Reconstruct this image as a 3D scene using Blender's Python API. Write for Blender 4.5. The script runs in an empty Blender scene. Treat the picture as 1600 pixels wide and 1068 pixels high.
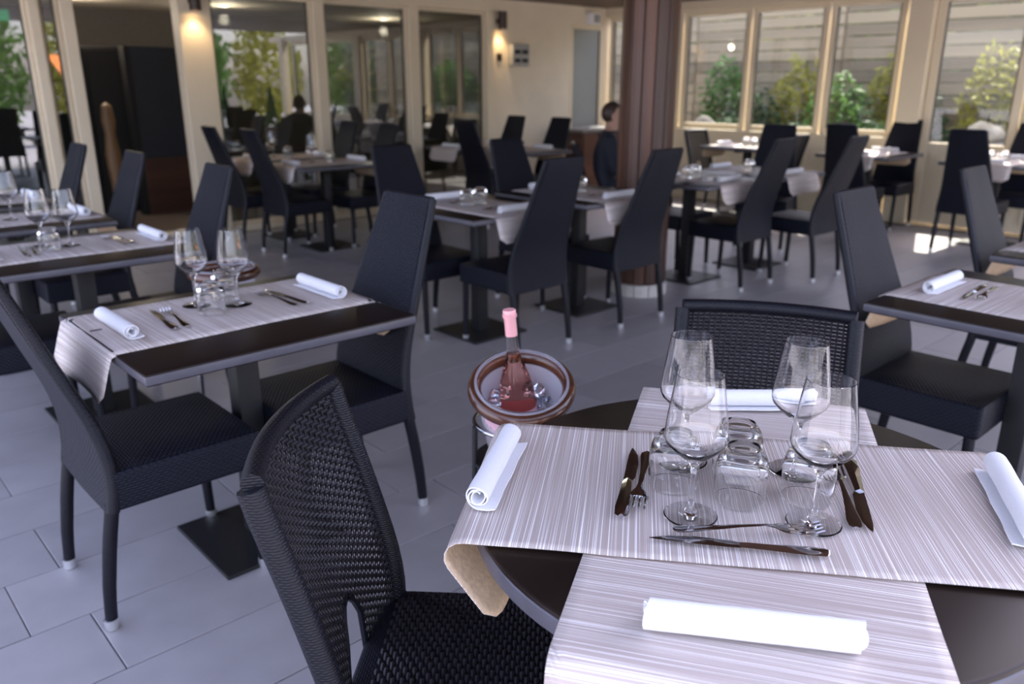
import bpy, bmesh, math, random
from mathutils import Vector, Matrix, noise
R = math.radians
random.seed(7)
sc = bpy.context.scene
col = sc.collection

# ------------------------------------------------------------------ camera, sky, sun, exposure
CAM_H = 1.42
cam_d = bpy.data.cameras.new('camera')
cam = bpy.data.objects.new('camera', cam_d); col.objects.link(cam)
cam_d.sensor_width = 36.0
cam_d.lens = 1260 / 1600 * 36
cam_d.clip_start = 0.02
cam.location = (0, 0, CAM_H)
cam.rotation_euler = (R(90 - 17.78), 0, R(47.5 - 90))
cam_d.dof.use_dof = True
cam_d.dof.focus_distance = 1.36
cam_d.dof.aperture_fstop = 3.6
sc.camera = cam

world = bpy.data.worlds.new('sky'); sc.world = world
world.use_nodes = True
wn = world.node_tree.nodes; wl = world.node_tree.links
for n in list(wn): wn.remove(n)
sky = wn.new('ShaderNodeTexSky'); sky.sky_type = 'NISHITA'
sky.sun_disc = False
sky.sun_elevation = R(52); sky.sun_rotation = R(80)
sky.air_density = 1.0; sky.dust_density = 2.0; sky.ozone_density = 1.6
bg = wn.new('ShaderNodeBackground'); bg.inputs['Strength'].default_value = 0.30
wo = wn.new('ShaderNodeOutputWorld')
haze = wn.new('ShaderNodeMix'); haze.data_type = 'RGBA'; haze.inputs[0].default_value = 0.30   # thin bright haze over the blue
hsv = wn.new('ShaderNodeHueSaturation'); hsv.inputs['Saturation'].default_value = 0.0
wl.new(sky.outputs[0], hsv.inputs['Color']); wl.new(sky.outputs[0], haze.inputs[6]); wl.new(hsv.outputs[0], haze.inputs[7])
tint = wn.new('ShaderNodeMix'); tint.data_type = 'RGBA'; tint.blend_type = 'MULTIPLY'; tint.inputs[0].default_value = 1.0
tint.inputs[7].default_value = (1.05, 0.95, 1.03, 1)
wl.new(haze.outputs[2], tint.inputs[6]); wl.new(tint.outputs[2], bg.inputs[0]); wl.new(bg.outputs[0], wo.inputs[0])

sun_d = bpy.data.lights.new('sun', 'SUN')
sun_d.energy = 7.5; sun_d.angle = R(0.6); sun_d.color = (1.0, 0.93, 0.82)
sun = bpy.data.objects.new('sun', sun_d); col.objects.link(sun)
sun.rotation_euler = Vector((-0.78, -0.30, -1.08)).to_track_quat('-Z', 'Y').to_euler()

sc.view_settings.view_transform = 'Standard'
sc.view_settings.look = 'None'
sc.view_settings.exposure = 1.58
sc.view_settings.gamma = 1.0
sc.view_settings.use_curve_mapping = False
sc.cycles.use_denoising = True

# ------------------------------------------------------------------ materials
def nodes_of(m):
    m.use_nodes = True
    nt = m.node_tree
    return nt, nt.nodes, nt.links, nt.nodes['Principled BSDF']

def mat(name, c, rough=0.5, metal=0.0, var=0.12, scale=20.0, bump=0.0, coords='Object', spec=0.5,
        stretch=(1, 1, 1), coat=0.0, emit=None, trans=0.0, ior=1.45, sheen=0.0):
    m = bpy.data.materials.new(name)
    nt, N, L, p = nodes_of(m)
    tc = N.new('ShaderNodeTexCoord'); mp = N.new('ShaderNodeMapping')
    mp.inputs['Scale'].default_value = stretch
    L.new(tc.outputs[coords], mp.inputs[0])
    nz = N.new('ShaderNodeTexNoise'); nz.inputs['Scale'].default_value = scale
    nz.inputs['Detail'].default_value = 4
    L.new(mp.outputs[0], nz.inputs['Vector'])
    rp = N.new('ShaderNodeValToRGB')
    lo = [max(0, x * (1 - var)) for x in c]; hi = [min(1, x * (1 + var)) for x in c]
    rp.color_ramp.elements[0].position = 0.3; rp.color_ramp.elements[1].position = 0.7
    rp.color_ramp.elements[0].color = (*lo, 1); rp.color_ramp.elements[1].color = (*hi, 1)
    L.new(nz.outputs['Fac'], rp.inputs[0]); L.new(rp.outputs[0], p.inputs['Base Color'])
    p.inputs['Roughness'].default_value = rough
    p.inputs['Metallic'].default_value = metal
    p.inputs['Specular IOR Level'].default_value = spec
    p.inputs['IOR'].default_value = ior
    p.inputs['Transmission Weight'].default_value = trans
    p.inputs['Coat Weight'].default_value = coat
    p.inputs['Sheen Weight'].default_value = sheen
    if emit:
        p.inputs['Emission Color'].default_value = (*emit[0], 1); p.inputs['Emission Strength'].default_value = emit[1]
    if bump:
        b = N.new('ShaderNodeBump'); b.inputs['Strength'].default_value = bump; b.inputs['Distance'].default_value = 0.002
        L.new(nz.outputs['Fac'], b.inputs['Height']); L.new(b.outputs[0], p.inputs['Normal'])
    return m

def math_node(N, L, op, a, b=None):
    n = N.new('ShaderNodeMath'); n.operation = op
    for i, v in enumerate((a, b)):
        if v is None: continue
        if isinstance(v, (int, float)): n.inputs[i].default_value = v
        else: L.new(v, n.inputs[i])
    return n.outputs[0]

def weave_mat(name, dark, light, p_h, q_w, rough=0.42, dist=0.0025, spec=0.28):
    """fine basket weave relief on UV (metres)"""
    m = bpy.data.materials.new(name)
    nt, N, L, p = nodes_of(m)
    uv = N.new('ShaderNodeUVMap'); sp = N.new('ShaderNodeSeparateXYZ'); L.new(uv.outputs[0], sp.inputs[0])
    U, V = sp.outputs[0], sp.outputs[1]
    row = math_node(N, L, 'DIVIDE', V, p_h)
    fl = math_node(N, L, 'FLOOR', row)
    ridge = math_node(N, L, 'ABSOLUTE', math_node(N, L, 'SINE', math_node(N, L, 'MULTIPLY', row, math.pi)))
    ph = math_node(N, L, 'ADD', math_node(N, L, 'MULTIPLY', U, math.pi / q_w), math_node(N, L, 'MULTIPLY', fl, math.pi))
    cs = math_node(N, L, 'ADD', math_node(N, L, 'MULTIPLY', math_node(N, L, 'COSINE', ph), 0.5), 0.5)
    h = math_node(N, L, 'MULTIPLY', ridge, math_node(N, L, 'ADD', math_node(N, L, 'MULTIPLY', cs, 0.75), 0.25))
    rp = N.new('ShaderNodeValToRGB'); rp.color_ramp.elements[0].position = 0.05; rp.color_ramp.elements[1].position = 0.55
    rp.color_ramp.elements[0].color = (*dark, 1); rp.color_ramp.elements[1].color = (*light, 1)
    L.new(h, rp.inputs[0]); L.new(rp.outputs[0], p.inputs['Base Color'])
    b = N.new('ShaderNodeBump'); b.inputs['Strength'].default_value = 0.8; b.inputs['Distance'].default_value = dist
    L.new(h, b.inputs['Height']); L.new(b.outputs[0], p.inputs['Normal'])
    p.inputs['Roughness'].default_value = rough; p.inputs['Specular IOR Level'].default_value = spec
    return m

def glass_mat(name, c=(1, 1, 1), rough=0.0, ior=1.45):
    m = bpy.data.materials.new(name)
    nt, N, L, p = nodes_of(m)
    g = N.new('ShaderNodeBsdfGlass'); g.inputs['Color'].default_value = (*c, 1)
    g.inputs['Roughness'].default_value = rough; g.inputs['IOR'].default_value = ior
    L.new(g.outputs[0], N['Material Output'].inputs[0]); N.remove(p)
    return m

def pane_mat(name, tint=(0.9, 0.94, 0.92), boost=1.6, base=0.02):
    """thin window glass: clear, with a Fresnel reflection of both faces"""
    m = bpy.data.materials.new(name)
    nt, N, L, p = nodes_of(m); N.remove(p)
    t = N.new('ShaderNodeBsdfTransparent'); t.inputs[0].default_value = (*tint, 1)
    g = N.new('ShaderNodeBsdfGlossy'); g.inputs['Roughness'].default_value = 0.0
    fr = N.new('ShaderNodeLayerWeight'); fr.inputs['Blend'].default_value = 0.5
    f = math_node(N, L, 'ADD', math_node(N, L, 'MULTIPLY', math_node(N, L, 'POWER', fr.outputs['Facing'], 4.0), boost), base)
    mx = N.new('ShaderNodeMixShader'); L.new(f, mx.inputs[0]); L.new(t.outputs[0], mx.inputs[1]); L.new(g.outputs[0], mx.inputs[2])
    L.new(mx.outputs[0], N['Material Output'].inputs[0])
    return m

def cloth_stripe_mat(name, base, line, sep=430.0):
    m = bpy.data.materials.new(name)
    nt, N, L, p = nodes_of(m)
    uv = N.new('ShaderNodeUVMap'); mp = N.new('ShaderNodeMapping'); mp.inputs['Scale'].default_value = (sep, 1.2, 1)
    L.new(uv.outputs[0], mp.inputs[0])
    nz = N.new('ShaderNodeTexNoise'); nz.inputs['Scale'].default_value = 1.0; nz.inputs['Detail'].default_value = 2
    L.new(mp.outputs[0], nz.inputs['Vector'])
    rp = N.new('ShaderNodeValToRGB')
    e = rp.color_ramp.elements
    e[0].position = 0.53; e[0].color = (*base, 1); e[1].position = 0.63; e[1].color = (*line, 1)
    L.new(nz.outputs['Fac'], rp.inputs[0])
    wv = N.new('ShaderNodeTexWave'); wv.inputs['Scale'].default_value = 1.0; wv.bands_direction = 'Y'
    mp2 = N.new('ShaderNodeMapping'); mp2.inputs['Scale'].default_value = (1, 90, 1); L.new(uv.outputs[0], mp2.inputs[0]); L.new(mp2.outputs[0], wv.inputs['Vector'])
    b = N.new('ShaderNodeBump'); b.inputs['Strength'].default_value = 0.25; b.inputs['Distance'].default_value = 0.0006
    L.new(nz.outputs['Fac'], b.inputs['Height']); L.new(b.outputs[0], p.inputs['Normal'])
    L.new(rp.outputs[0], p.inputs['Base Color'])
    p.inputs['Roughness'].default_value = 0.55
    return m

def wood_mat(name, c1, c2, rough=0.4, scale=6.0, stretch=(1, 1, 0.06), coat=0.0, rnd=False, spec=0.5):
    m = bpy.data.materials.new(name)
    nt, N, L, p = nodes_of(m)
    tc = N.new('ShaderNodeTexCoord'); mp = N.new('ShaderNodeMapping'); mp.inputs['Scale'].default_value = stretch
    L.new(tc.outputs['Object'], mp.inputs[0])
    nz = N.new('ShaderNodeTexNoise'); nz.inputs['Scale'].default_value = scale; nz.inputs['Detail'].default_value = 6
    nz.inputs['Distortion'].default_value = 0.6
    L.new(mp.outputs[0], nz.inputs['Vector'])
    f = nz.outputs['Fac']
    if rnd:
        oi = N.new('ShaderNodeObjectInfo')
        f = math_node(N, L, 'ADD', f, math_node(N, L, 'MULTIPLY', math_node(N, L, 'SUBTRACT', oi.outputs['Random'], 0.5), 0.5))
    rp = N.new('ShaderNodeValToRGB'); rp.color_ramp.elements[0].position = 0.3; rp.color_ramp.elements[1].position = 0.7
    rp.color_ramp.elements[0].color = (*c1, 1); rp.color_ramp.elements[1].color = (*c2, 1)
    L.new(f, rp.inputs[0]); L.new(rp.outputs[0], p.inputs['Base Color'])
    p.inputs['Roughness'].default_value = rough; p.inputs['Coat Weight'].default_value = coat; p.inputs['Specular IOR Level'].default_value = spec
    b = N.new('ShaderNodeBump'); b.inputs['Strength'].default_value = 0.15; b.inputs['Distance'].default_value = 0.001
    L.new(nz.outputs['Fac'], b.inputs['Height']); L.new(b.outputs[0], p.inputs['Normal'])
    return m

def tile_mat(name, c):
    m = bpy.data.materials.new(name)
    nt, N, L, p = nodes_of(m)
    tc = N.new('ShaderNodeTexCoord'); oi = N.new('ShaderNodeObjectInfo')
    va = N.new('ShaderNodeVectorMath'); va.operation = 'ADD'
    vs = N.new('ShaderNodeVectorMath'); vs.operation = 'SCALE'; L.new(oi.outputs['Location'], vs.inputs[0]); vs.inputs[3].default_value = 3.7
    L.new(tc.outputs['Object'], va.inputs[0]); L.new(vs.outputs[0], va.inputs[1])
    nz = N.new('ShaderNodeTexNoise'); nz.inputs['Scale'].default_value = 7; nz.inputs['Detail'].default_value = 5
    L.new(va.outputs[0], nz.inputs['Vector'])
    f = math_node(N, L, 'ADD', math_node(N, L, 'MULTIPLY', nz.outputs['Fac'], 0.7), math_node(N, L, 'MULTIPLY', oi.outputs['Random'], 0.3))
    rp = N.new('ShaderNodeValToRGB'); rp.color_ramp.elements[0].position = 0.25; rp.color_ramp.elements[1].position = 0.75
    rp.color_ramp.elements[0].color = (*[x * 0.88 for x in c], 1); rp.color_ramp.elements[1].color = (*[x * 1.1 for x in c], 1)
    L.new(f, rp.inputs[0]); L.new(rp.outputs[0], p.inputs['Base Color'])
    r2 = N.new('ShaderNodeMapRange'); r2.inputs[3].default_value = 0.32; r2.inputs[4].default_value = 0.5
    L.new(nz.outputs['Fac'], r2.inputs[0]); L.new(r2.outputs[0], p.inputs['Roughness'])
    return m

M = {}
M['tile'] = tile_mat('floor_tile', (0.315, 0.30, 0.305))
M['grout'] = mat('grout', (0.20, 0.19, 0.19), 0.9)
M['wicker_fine'] = weave_mat('dark_fine_wicker', (0.002, 0.002, 0.004), (0.008, 0.010, 0.020), 0.0075, 0.010, rough=0.42, spec=0.22)
M['wicker_strand'] = mat('dark_wicker_strand', (0.009, 0.008, 0.011), 0.38, var=0.35, scale=60, spec=0.33)
M['wicker_wrap'] = weave_mat('dark_wrapped_wicker', (0.003, 0.003, 0.005), (0.009, 0.010, 0.016), 0.0045, 0.006, dist=0.0008)
M['leg'] = mat('dark_wicker_leg', (0.006, 0.006, 0.010), 0.45, var=0.3, scale=90, spec=0.3)
M['cap'] = mat('aluminium_cap', (0.75, 0.75, 0.76), 0.35, metal=0.9, var=0.05)
M['under'] = mat('seat_core', (0.008, 0.008, 0.009), 0.8)
M['top'] = wood_mat('dark_wenge_laminate', (0.010, 0.006, 0.005), (0.020, 0.013, 0.010), 0.32, 5, (0.08, 1, 1), spec=0.22)
M['edge'] = mat('painted_edge_sheen', (0.085, 0.082, 0.098), 0.34, var=0.1)  # table edge colour lightened and blued to stand in for reflected sky
M['iron'] = mat('black_cast_iron', (0.010, 0.010, 0.011), 0.5, var=0.2, scale=80, bump=0.1)
M['runner'] = cloth_stripe_mat('striped_taupe_runner', (0.46, 0.385, 0.345), (0.95, 0.92, 0.90), 620.0)
M['runner_under'] = mat('runner_underside', (0.60, 0.45, 0.30), 0.6, var=0.15, scale=120)
M['napkin'] = mat('white_napkin', (0.84, 0.84, 0.86), 0.85, var=0.03, scale=300, bump=0.15)
M['glass'] = glass_mat('clear_glass')
M['steel'] = mat('polished_steel', (0.50, 0.50, 0.52), 0.10, metal=1.0, var=0.04)
M['cream'] = mat('cream_paint', (0.66, 0.57, 0.41), 0.5, var=0.03, scale=3)
M['creamwall'] = mat('cream_plaster', (0.64, 0.56, 0.42), 0.75, var=0.04, scale=4, bump=0.05)
M['gasket'] = mat('dark_gasket', (0.09, 0.08, 0.06), 0.6)
M['pane'] = pane_mat('window_glass', tint=(0.96, 0.97, 0.96), boost=0.6, base=0.04)
M['pane_dark'] = pane_mat('door_glass', tint=(0.70, 0.73, 0.72), boost=0.7, base=0.15)
M['wood_col'] = wood_mat('brown_stained_planks', (0.045, 0.018, 0.010), (0.13, 0.055, 0.030), 0.42, 9, (1, 1, 0.05), rnd=True)
M['wood_ceiling'] = wood_mat('brown_ceiling_boards', (0.035, 0.016, 0.009), (0.085, 0.038, 0.021), 0.5, 4, (0.06, 1, 1))
M['white'] = mat('white_plastic', (0.78, 0.78, 0.77), 0.4, var=0.03)
M['ring'] = mat('pale_stone_ring', (0.55, 0.52, 0.48), 0.6, var=0.08)
M['black'] = mat('matt_black', (0.008, 0.008, 0.009), 0.6)
M['grey'] = mat('grey_plastic', (0.30, 0.30, 0.28), 0.5)
M['lampbody'] = mat('brown_lamp_metal', (0.035, 0.022, 0.014), 0.4)
M['glow'] = mat('warm_lamp_glow', (1, 0.85, 0.6), emit=((1.0, 0.66, 0.32), 9))
M['spot'] = mat('spot_glow', (1, 0.9, 0.8), emit=((1.0, 0.85, 0.7), 6))
M['exit'] = mat('green_sign', (0.02, 0.25, 0.12), emit=((0.03, 0.5, 0.22), 0.25))
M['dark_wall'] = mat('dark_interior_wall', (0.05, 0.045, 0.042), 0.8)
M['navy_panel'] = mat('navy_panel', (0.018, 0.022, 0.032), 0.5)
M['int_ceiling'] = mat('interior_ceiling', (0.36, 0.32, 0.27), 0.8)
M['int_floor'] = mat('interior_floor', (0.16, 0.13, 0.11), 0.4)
M['brown_panel'] = wood_mat('brown_cabinet', (0.045, 0.016, 0.010), (0.09, 0.035, 0.022), 0.4, 5, (0.1, 1, 1))
M['counter_top'] = mat('grey_countertop', (0.16, 0.16, 0.16), 0.3)
M['frost'] = mat('frosted_glass', (0.26, 0.27, 0.26), 0.25, var=0.06, scale=2)
M['carved'] = wood_mat('light_wood', (0.16, 0.085, 0.035), (0.30, 0.17, 0.08), 0.5)
M['fence'] = wood_mat('weathered_fence_board', (0.20, 0.165, 0.11), (0.36, 0.30, 0.20), 0.7, 3, (1, 0.07, 1), rnd=True)
M['rock'] = mat('grey_rock', (0.05, 0.046, 0.042), 0.9, var=0.4, scale=6, bump=0.8)
M['soil'] = mat('dry_soil', (0.16, 0.13, 0.09), 0.95, var=0.35, scale=5, bump=0.5)
M['paving'] = mat('outside_paving', (0.40, 0.39, 0.42), 0.8, var=0.12, scale=1.5)
M['leaf_a'] = mat('green_leaf', (0.10, 0.20, 0.045), 0.55, var=0.45, scale=4, spec=0.3)
M['leaf_b'] = mat('yellow_green_leaf', (0.32, 0.32, 0.06), 0.55, var=0.4, scale=4, spec=0.3)
M['leaf_c'] = mat('dark_green_leaf', (0.035, 0.075, 0.025), 0.6, var=0.45, scale=4, spec=0.3)
M['bark'] = mat('bark', (0.07, 0.05, 0.035), 0.9, var=0.3, scale=30)
M['navy_cloth'] = mat('navy_cloth', (0.012, 0.014, 0.025), 0.85, var=0.25, scale=60)
M['skin'] = mat('skin', (0.42, 0.25, 0.18), 0.5, var=0.06, sheen=0.1)
M['hair'] = mat('brown_hair', (0.045, 0.028, 0.02), 0.5, var=0.4, scale=90, stretch=(1, 1, 0.2))
M['bucket'] = mat('frosted_acrylic', (0.80, 0.78, 0.84), 0.25, var=0.04, trans=0.55, ior=1.2)
M['lip'] = glass_mat('clear_acrylic_lip', (0.97, 0.97, 0.99), 0.02, 1.4)
M['rimwood'] = wood_mat('polished_brown_rim', (0.045, 0.015, 0.007), (0.10, 0.034, 0.015), 0.25, 14, (1, 1, 1), coat=0.5)
M['pinklabel'] = mat('pink_label', (0.72, 0.44, 0.52), 0.5, var=0.06)
M['foil'] = mat('pink_foil', (0.86, 0.42, 0.42), 0.35, var=0.06, metal=0.15)
M['rose'] = glass_mat('rose_wine_glass', (0.98, 0.74, 0.68), 0.0, 1.36)
M['neck'] = glass_mat('bottle_neck_glass', (0.96, 0.93, 0.92), 0.0, 1.45)
M['ice'] = glass_mat('ice', (0.97, 0.98, 1.0), 0.12, 1.31)
M['orange'] = mat('orange_awning', (0.75, 0.24, 0.06), 0.8)
M['ink'] = mat('dark_print', (0.05, 0.03, 0.06), 0.6)
M['etch'] = mat('etched_mark', (0.42, 0.44, 0.48), 0.6)
M['bottom_pink'] = mat('pink_bucket_liner', (0.70, 0.50, 0.58), 0.45, var=0.1, scale=14)

for k_ in ('leaf_a', 'leaf_b', 'leaf_c'):
    nt_ = M[k_].node_tree; p_ = nt_.nodes['Principled BSDF']; tr_ = nt_.nodes.new('ShaderNodeBsdfTranslucent'); mx_ = nt_.nodes.new('ShaderNodeMixShader')
    nt_.links.new(p_.inputs['Base Color'].links[0].from_socket, tr_.inputs[0]); mx_.inputs[0].default_value = .4
    nt_.links.new(p_.outputs[0], mx_.inputs[1]); nt_.links.new(tr_.outputs[0], mx_.inputs[2]); nt_.links.new(mx_.outputs[0], nt_.nodes['Material Output'].inputs[0])

# ------------------------------------------------------------------ mesh helpers
class B:
    def __init__(s): s.v = []; s.f = []; s.m = []; s.uv = {}
    def face(s, idx, mi=0): s.f.append(tuple(idx)); s.m.append(mi)
    def box(s, x0, x1, y0, y1, z0, z1, mi=0):
        b = len(s.v)
        s.v += [(x, y, z) for z in (z0, z1) for y in (y0, y1) for x in (x0, x1)]
        for q in ((0, 2, 3, 1), (4, 5, 7, 6), (0, 1, 5, 4), (2, 6, 7, 3), (0, 4, 6, 2), (1, 3, 7, 5)): s.face([b + i for i in q], mi)
        return s
    def rings(s, rings, caps=True, closed=True, mi=0):
        """rings: list of equal-length vertex loops, joined in order"""
        n = len(rings[0]); b = len(s.v)
        for r in rings: s.v += [tuple(p) for p in r]
        for i in range(len(rings) - 1):
            for k in range(n if closed else n - 1):
                k2 = (k + 1) % n
                s.face((b + i * n + k, b + i * n + k2, b + (i + 1) * n + k2, b + (i + 1) * n + k), mi)
        if caps:
            s.face([b + k for k in reversed(range(n))], mi)
            s.face([b + (len(rings) - 1) * n + k for k in range(n)], mi)
        return s
    def tube(s, pts, rad, n=8, mi=0, flat=1.0):
        pts = [Vector(p) for p in pts]; rs = rad if isinstance(rad, (list, tuple)) else [rad] * len(pts)
        rings = []; up = Vector((0, 1, 0))
        for i, p in enumerate(pts):
            t = (pts[min(i + 1, len(pts) - 1)] - pts[max(i - 1, 0)]).normalized()
            a = up if abs(t.dot(up)) < 0.9 else Vector((1, 0, 0))
            x = t.cross(a).normalized(); y = t.cross(x).normalized()
            rings.append([p + x * (rs[i] * math.cos(2 * math.pi * k / n)) + y * (rs[i] * flat * math.sin(2 * math.pi * k / n)) for k in range(n)])
        return s.rings(rings, mi=mi)
    def lathe(s, prof, n=32, cx=0, cy=0, mi=0, close=False):
        """prof: list of (r, z); r==0 gives a pole"""
        b = len(s.v); idx = []
        for r, z in prof:
            if r < 1e-6: idx.append([len(s.v)] * n); s.v.append((cx, cy, z))
            else:
                idx.append([len(s.v) + k for k in range(n)])
                s.v += [(cx + r * math.cos(2 * math.pi * k / n), cy + r * math.sin(2 * math.pi * k / n), z) for k in range(n)]
        pairs = [(i, i + 1) for i in range(len(prof) - 1)] + ([(len(prof) - 1, 0)] if close else [])
        for i, j in pairs:
            for k in range(n):
                k2 = (k + 1) % n
                q = [idx[i][k], idx[i][k2], idx[j][k2], idx[j][k]]
                u = []
                for a in q:
                    if a not in u: u.append(a)
                if len(u) >= 3: s.face(u, mi)
        return s
    def mesh(s, name, mats, smooth=False, bevel=0, seg=2, fix=True, angle=40):
        me = bpy.data.meshes.new(name); me.from_pydata(s.v, [], s.f)
        for m in (mats if isinstance(mats, (list, tuple)) else [mats]): me.materials.append(m)
        for p, mi in zip(me.polygons, s.m): p.material_index = mi
        bm = bmesh.new(); bm.from_mesh(me)
        if fix: bmesh.ops.recalc_face_normals(bm, faces=bm.faces)
        if bevel:
            es = [e for e in bm.edges if len(e.link_faces) == 2 and e.calc_face_angle(0) > R(30)]
            bmesh.ops.bevel(bm, geom=es, offset=bevel, segments=seg, profile=0.6, affect='EDGES', clamp_overlap=True)
        uvl = bm.loops.layers.uv.new('UVMap')
        for f in bm.faces:
            n = f.normal; a = max(range(3), key=lambda i: abs(n[i]))
            for l in f.loops:
                c = l.vert.co
                l[uvl].uv = (c.y, c.z) if a == 0 else ((c.x, c.z) if a == 1 else (c.y, c.x))
            f.smooth = smooth
        bm.to_mesh(me); bm.free()
        if smooth:
            try: me.set_sharp_from_angle(angle=R(angle))
            except Exception: pass
        return me

def link(name, me, parent=None, loc=None, rot=None):
    o = bpy.data.objects.new(name, me); col.objects.link(o)
    if parent: o.parent = parent
    if loc is not None: o.location = loc
    if rot is not None: o.rotation_euler = rot
    return o

def obj(name, b, mats, parent=None, smooth=False, bevel=0, seg=2, loc=None, rot=None, fix=True, angle=40):
    return link(name, b.mesh(name, mats, smooth, bevel, seg, fix, angle), parent, loc, rot)

def tag(o, label, cat, group=None, kind=None):
    o['label'] = label; o['category'] = cat
    if group: o['group'] = group
    if kind: o['kind'] = kind
    return o

def empty(name, loc=(0, 0, 0), rz=0):
    o = bpy.data.objects.new(name, None); col.objects.link(o)
    o.empty_display_size = 0.1; o.location = loc; o.rotation_euler = (0, 0, rz)
    return o

def copy_tree(o, parent=None):
    c = o.copy(); col.objects.link(c); c.parent = parent
    for ch in o.children: copy_tree(ch, c)
    return c

def struct(o, label=None):
    o['kind'] = 'structure'
    if label: o['label'] = label
    return o

def place(proto, used, loc, rz, label, cat, group):
    o = proto if not used else copy_tree(proto)
    used.append(1)
    o.location = loc; o.rotation_euler = (0, 0, rz)
    return tag(o, label, cat, group)

def interp(pts, x):
    for (a, fa), (b, fb) in zip(pts, pts[1:]):
        if x <= b: return fa + (fb - fa) * max(0, (x - a)) / (b - a)
    return pts[-1][1]

# ------------------------------------------------------------------ setting: floor
U1, V1 = 8.9, 7.8              # window wall (x) and glass-door wall (y)
UMIN, VMIN = -1.6, -1.6
CEIL = 2.38
floor = obj('floor', B().box(UMIN, U1, VMIN, V1, -0.14, -0.008), M['grout'])
struct(floor, 'grey rectangular tile floor of the covered terrace')
PU, PV, J = 0.60, 0.305, 0.0045
def tile_mesh(name, w, d):
    return B().box(-w / 2, w / 2, -d / 2, d / 2, -0.010, 0.0).mesh(name, M['tile'], bevel=0.0012, seg=1)
full = tile_mesh('tile', PU - J, PV - J)
tiles = []
k0 = int(math.floor((VMIN - 1.92) / PV)); k1 = int(math.ceil((V1 - 1.92) / PV))
for k in range(k0, k1):
    v0 = 1.92 + k * PV
    if v0 < VMIN or v0 + PV > V1 + 0.01: continue
    off = 0.428 if k % 2 == 0 else 0.279
    i0 = int(math.floor((UMIN - off) / PU))
    for i in range(i0, i0 + 20):
        u0 = off + i * PU
        if u0 < UMIN or u0 + PU > U1 + 0.05: continue
        tiles.append((u0 + PU / 2, v0 + PV / 2))
HD = (math.cos(R(47.5)), math.sin(R(47.5)))
def inview(p):
    f = p[0] * HD[0] + p[1] * HD[1]; r = p[0] * HD[1] - p[1] * HD[0]
    return f > 1.5 and abs(r) < f * 0.64 + 0.4
tiles.sort(key=lambda p: (not inview(p), p[0] ** 2 + p[1] ** 2))
for p in tiles[:300]:
    link('tile', full, floor, (p[0], p[1], 0))
rest = B()
for p in tiles[300:]:
    rest.box(p[0] - (PU - J) / 2, p[0] + (PU - J) / 2, p[1] - (PV - J) / 2, p[1] + (PV - J) / 2, -0.009, 0)
rt_ = obj('tile_field', rest, M['tile'], floor); rt_['kind'] = 'stuff'

ceil = struct(obj('ceiling', B().box(0.15, U1 + 0.2, -0.1, V1 + 0.15, CEIL, CEIL + 0.16), M['wood_ceiling']), 'brown timber ceiling of the terrace')

# ------------------------------------------------------------------ setting: glass-door wall (left, at y = V1)
def pane_unit(name, label, axis, a0, a1, z0, z1, at, fw, frame, pane, thick=0.05, gasket=True, bottom=None):
    """framed glass panel. axis 'x': runs along x at y=at; axis 'y': runs along y at x=at"""
    root = empty(name, (0, 0, 0)); struct(root, label)
    bw = fw if bottom is None else bottom
    def seg(nm, p0, p1, q0, q1, t=thick, m=frame, bev=0.006):
        b = B()
        if axis == 'x': b.box(p0, p1, at - t / 2, at + t / 2, q0, q1)
        else: b.box(at - t / 2, at + t / 2, p0, p1, q0, q1)
        return obj(nm, b, m, root, bevel=bev, seg=1)
    seg('stile', a0, a0 + fw, z0, z1); seg('stile', a1 - fw, a1, z0, z1)
    seg('top_rail', a0 + fw, a1 - fw, z1 - fw, z1); seg('bottom_rail', a0 + fw, a1 - fw, z0, z0 + bw)
    if gasket:
        g = 0.012
        seg('gasket', a0 + fw, a0 + fw + g, z0 + bw, z1 - fw, thick * 0.7, M['gasket'], 0)
        seg('gasket', a1 - fw - g, a1 - fw, z0 + bw, z1 - fw, thick * 0.7, M['gasket'], 0)
    seg('pane', a0 + fw * .9, a1 - fw * .9, z0 + bw * .9, z1 - fw * .9, 0.006, pane, 0)
    return root

HB = 2.22
Wl = B().box(6.78, 8.20, V1, V1 + 0.12, 0, CEIL).box(8.82, U1 + .12, V1, V1 + 0.12, 0, CEIL).box(8.20, 8.82, V1, V1 + .12, 2.15, CEIL)
struct(obj('wall_left', Wl, M['creamwall']), 'cream plaster wall beside the glass doors')
struct(obj('trim_1', B().box(-2.2, 6.78, V1 - 0.04, V1 + 0.10, HB, CEIL), M['cream'], bevel=0.006), 'cream header beam above the glass doors')
n = 2
for a, b_, lab in ((1.84, 1.92, 'slim cream post at the left end of the glass doors'), (2.08, 2.18, 'cream door post left of the open dark doorway'),
                   (3.04, 3.34, 'wide cream pillar with a lamp, right of the open doorway'), (4.40, 4.52, 'cream post between first and second glass doors right of pillar'),
                   (5.57, 5.70, 'cream post between second and third glass doors right of pillar'), (6.70, 6.80, 'cream post where the glass doors meet the plaster wall')):
    struct(obj('trim_%d' % n, B().box(a, b_, V1 - 0.06, V1 + 0.10, 0, HB), M['cream'], bevel=0.008), lab); n += 1
struct(obj('trim_8', B().box(-2.2, 6.7, V1 - 0.03, V1 + 0.09, 0.0, 0.07), M['cream'], bevel=0.005), 'low cream threshold under the glass doors')
w = 1
for a, b_, lab in ((0.2, 1.84, 'glass door panel at the far left edge'), (1.92, 2.08, 'narrow glass strip between two slim cream posts'),
                   (3.34, 4.40, 'glass door just right of the wide cream pillar'), (4.52, 5.57, 'middle glass door right of the wide pillar'),
                   (5.70, 6.70, 'glass door nearest the cream plaster wall')):
    pane_unit('window_%d' % w, lab, 'x', a, b_, 0.07, HB, V1 + 0.03, 0.03, M['cream'], M['pane_dark']); w += 1
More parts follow.
